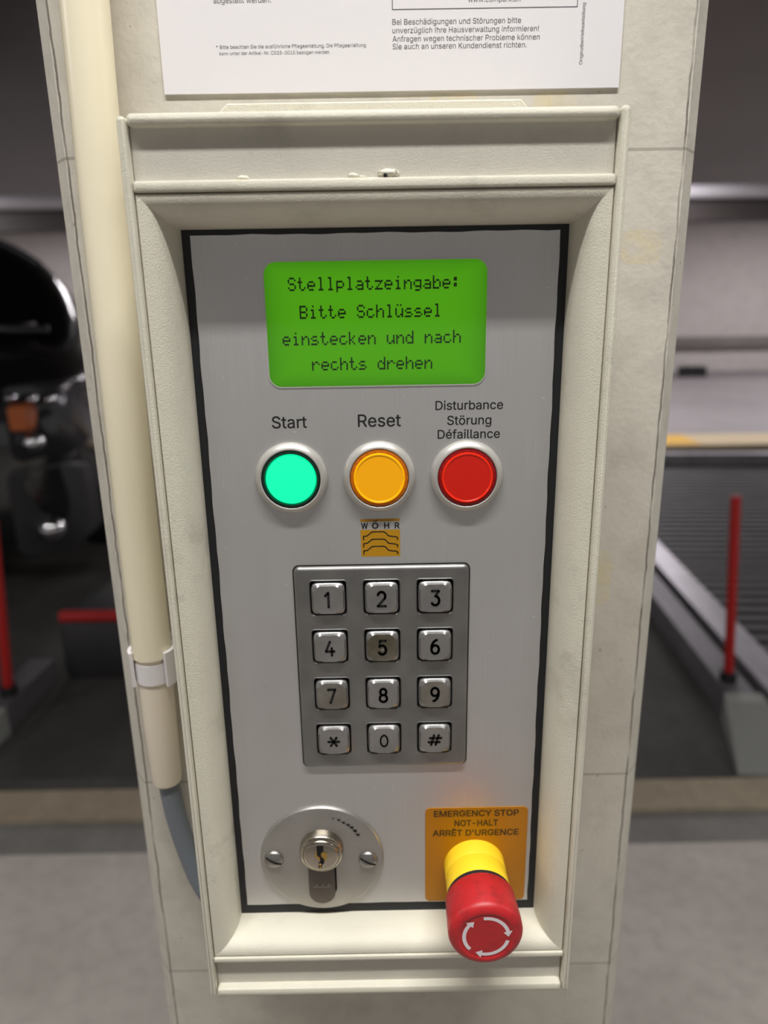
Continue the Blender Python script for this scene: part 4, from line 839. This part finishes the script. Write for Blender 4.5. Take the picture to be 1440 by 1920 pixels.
# ------------------------------------------------------------------ parking platforms behind the pillar
def platform(name, label, loc, rotz, mirror):
    t = thing(name, label, 'parking platform', loc, rotz); s_ = -1 if mirror else 1
    def bx(g, a, b, *r): return g.box(min(s_*a, s_*b), max(s_*a, s_*b), *r)
    L = 4.0 if not mirror else .36
    bx(G(1), 0, .10, .0, L, .0, .105).build('side_rail', 'galv_dull', t)
    if not mirror:
        bx(G(1), .15, .275, -.1, L, .0, .105).build('side_rail', 'galv', t)
        g = G(1); n = 0; y = -.1; prof = []
        while y < 3.95:
            for dy, z in ((0, .050), (.02, .060), (.05, .060), (.07, .050)): prof.append((y+dy, z))
            y += .10
        vs = [(x, yy, zz) for yy, zz in prof for x in (.275, 2.6)]
        g.add(vs, [(2*i, 2*i+1, 2*i+3, 2*i+2) for i in range(len(prof)-1)])
        g.build('corrugated_deck', 'deck', t)
        G(1).box(.275, 2.6, 3.95, 4.07, .0, .16).build('end_plate', 'galv', t)
        bx(G(1), 2.6, 2.73, -.1, L, .0, .105).build('side_rail', 'galv', t)
    g = G(1)
    w0, w1 = ((-.085, .10) if not mirror else (0.0, .12))
    a, b = sorted((s_*w0, s_*w1)); c, d = sorted((s_*-.01, s_*.115))
    g.add([(a, -.33, .0), (b, -.33, .0), (a, -.33, .012), (b, -.33, .012), (c, -.06, .106), (d, -.06, .106), (c, .0, .106), (d, .0, .106), (c, .0, .0), (d, .0, .0)],
          [(0, 1, 3, 2), (2, 3, 5, 4), (4, 5, 7, 6), (6, 7, 9, 8), (8, 9, 1, 0), (0, 2, 4, 6, 8), (1, 9, 7, 5, 3)])
    g.build('end_wedge', 'ramp', t)
    return t
TH = R(-4)
def rot(x, y, th=TH): return (x*math.cos(th)-y*math.sin(th), x*math.sin(th)+y*math.cos(th))
ox, oy = rot(1.08, 2.02)
platform('parking_platform', 'empty steel parking platform with corrugated deck right of the pillar', (ox, oy, 0), TH, False)
platform('parking_platform', 'grey steel rail with sloping end left of the pillar, under the black car', (-1.35, 1.93, 0), R(-4), True)

def post(label, x, y, lean, h):
    t = thing('marker_post', label, 'post', (x, y, .1065), 0, 'red posts on the platform rails')
    g = G(1); g.tube([(0, 0, 0.03), (lean, 0, h)], .017, 20); g.build('rod', 'red_paint', t, 40)
    g = G(1); g.tube([(0, 0, 0), (0, 0, .035)], .03, 20); g.build('foot', 'black', t, 40)
post('red upright post on the platform rail right of the pillar', 1.262, 2.03, -.055, .70)
post('red upright post at the left edge, on the rail left of the pillar', -1.375, 2.02, .05, .66)

bf = thing('buffer_box', 'black box with a red top bar standing on the floor left of the pillar', 'buffer', (-1.075, 2.30, 0))
g = G(1); g.prism(rrect(-.235, .35, .0, .262, .05, 5), .30, .02, .012); g.build('box', 'car_plastic', bf, 40)
g = G(1); g.tube([(-.22, .03, .272), (.35, .03, .272)], .024, 16); g.build('bar', 'red_paint', bf, 40)

ud = thing('upper_platform', 'dark steel upper parking platform overhead behind the pillar', 'platform', (0, 0, 0))
G(1).box(-6, 6, 1.9, 6.05, 2.37, 2.43).build('soffit', 'upper_deck', ud)
g = G(1); g.tube([(-9, 8.95, 2.715), (15, 8.95, 2.715)], .085, 24); pp = g.build('ceiling_pipe', 'white_pipe', None, 40)
tag(pp, 'long white pipe running across under the far ceiling', 'pipe')
struct(G(1).box(-9, 15, 9.0, 9.3, 2.40, 3.0).build('trim_7', 'dark_steel'), 'dark downstand beam behind the white pipe')
vb = G(1).box(5.72, 6.15, 13.2, 13.5, .08, .26).build('floor_box', 'black'); tag(vb, 'small black box on the far lane floor right of the pillar', 'box')

# ------------------------------------------------------------------ the parked car
car = thing('car', 'black car parked behind the pillar on the left', 'car', (-2.45, 3.02, .105))
def loft(stations, prof, n=28):
    """stations: (y, half width, top z, bottom z); prof(t) -> (u, v) in 0..1 for half section, mirrored"""
    ls = []
    for y, w, zt, zb in stations:
        half = [prof(i/n) for i in range(n+1)]
        r_ = [(w*u, y, zb+(zt-zb)*v) for u, v in half]
        l_ = [(-w*u, y, zb+(zt-zb)*v) for u, v in half[::-1]][1:]
        ls.append(r_+l_)
    return ls
def bodyprof(t):
    a = math.pi*(t-.5)                        # bottom centre to top centre
    c, s_ = math.cos(a), math.sin(a)
    u = abs(c)**.36; v = .5+.5*math.copysign(abs(s_)**.42, s_)
    return (u if 0 < t < 1 else 0.0, v)
st = [(0, .60, .84, .34), (.02, .70, .92, .26), (.06, .78, 1.00, .20), (.14, .85, 1.06, .17), (.28, .90, 1.13, .16), (.48, .925, 1.20, .16), (.70, .93, 1.24, .16),
      (1.6, .935, 1.20, .16), (2.6, .93, 1.15, .17), (3.0, .90, 1.10, .20), (3.2, .84, 1.02, .26), (3.27, .74, .9, .34)]
g = G(1); g.loops(loft(st, bodyprof)); g.build('body', 'car', car, 50)
def domeprof(t):
    a = math.pi/2*t; return (math.cos(a), math.sin(a))
gs = [(.50, .80, 1.20, 1.15), (.62, .80, 1.36, 1.15), (.80, .78, 1.62, 1.15), (.98, .74, 1.77, 1.15), (1.22, .64, 1.79, 1.15), (1.62, .52, 1.66, 1.15), (2.0, .43, 1.50, 1.15), (2.4, .36, 1.30, 1.15), (2.6, .3, 1.18, 1.15)]
g = G(1); g.loops(loft(gs, domeprof, 24)); g.build('greenhouse', 'car_glass', car, 50)
g = G(1); g.tube([(.745*math.sin(R(a)), .985, 1.153+.625*math.cos(R(a))) for a in range(14, 45, 3)], .020, 12); g.build('trim_highlight', 'lamp_glass', car, 50)  # tube standing in for the highlight along the windscreen edge
g = G(1); g.tube([(-.25, .585, 1.262), (.1, .575, 1.262), (.40, .585, 1.258), (.52, .60, 1.268), (.62, .625, 1.285)], .018, 12); g.build('wiper_glint', 'chrome', car, 50)  # chrome tube added for the bright streak at the windscreen base
g = G(1); g.tube([(-.80, .49, 1.255), (-.4, .43, 1.268), (0, .41, 1.272), (.4, .43, 1.268), (.74, .49, 1.255)], .022, 12); g.build('cowl_trim', 'lamp_glass', car, 40)
def on_front(x, z, inset_=.0):
    """front surface distance at a lateral position (approximation of the plan curve)"""
    ax = abs(x)
    for (y0, w0, *_a), (y1, w1, *_b) in zip(st, st[1:]):
        if ax <= w0: return y0-.01+inset_
        if ax <= w1: return y0+(y1-y0)*(ax-w0)/(w1-w0)-.01+inset_
    return .5
for sx in (1, -1):
    def patch(x0, x1, z0, z1, th, nx=10, r_=.04):
        g = G(1); po = rrect(x0, x1, z0, z1, r_, 4)
        fr = [(sx*x, on_front(x, z)-th, z) for x, z in inset(po, .012)]; md_ = [(sx*x, on_front(x, z)-th*.4, z) for x, z in po]; bk = [(sx*x, on_front(x, z)+.12, z) for x, z in po]
        g.loops([bk, md_, fr]); return g
    hl = patch(.70, .915, .66, 1.02, .035).build('headlight', 'lamp_glass', car, 40)
    patch(.715, .80, .80, .93, .05, r_=.02).build('indicator', 'amber_lamp', hl, 40)
    for px, pz, pr_ in ((.79, .745, .045), (.74, .965, .022), (.81, .95, .022), (.86, .94, .026), (.89, .985, .018)):
        y = on_front(px, pz)-.045; g = G(1)
        g.lathe([(pr_, y+.05), (pr_, y), (pr_*.75, y-.014), (pr_*.4, y-.024), (0, y-.028)], sx*px, pz, 20); g.build('reflector', 'chrome', hl, 50)
    patch(.66, .91, .18, .62, .02, r_=.06).build('bumper_corner', 'car_plastic', car, 40)
    fx, fz = .80, .30; y = on_front(fx, fz)-.03; g = G(1)
    g.lathe([(.06, y+.05), (.06, y), (.045, y-.02), (0, y-.03)], sx*fx, fz, 24); g.build('fog_light', 'chrome', car, 50)
g = G(1); g.prism(rrect(-.40, .40, .42, .86, .06, 5), .1, -.02, .015); g.build('grille', 'black', car, 40)
for x, y in ((-.83, .78), (.83, .78), (-.83, 2.55), (.83, 2.55)):
    g = G(1); sgn = 1 if x > 0 else -1
    ls = []
    for r_, dx in ((.2, -.11), (.30, -.11), (.325, -.08), (.325, .08), (.30, .112), (.21, .112), (.19, .09), (.05, .10)):
        ls.append([(x+sgn*dx, y+r_*math.cos(2*math.pi*i/32), .325+r_*math.sin(2*math.pi*i/32)) for i in range(32)])
    g.loops(ls[:6], True, False, 0); g.loops(ls[5:], False, True, 1); g.build('wheel', ['tyre', 'chrome'], car, 40)
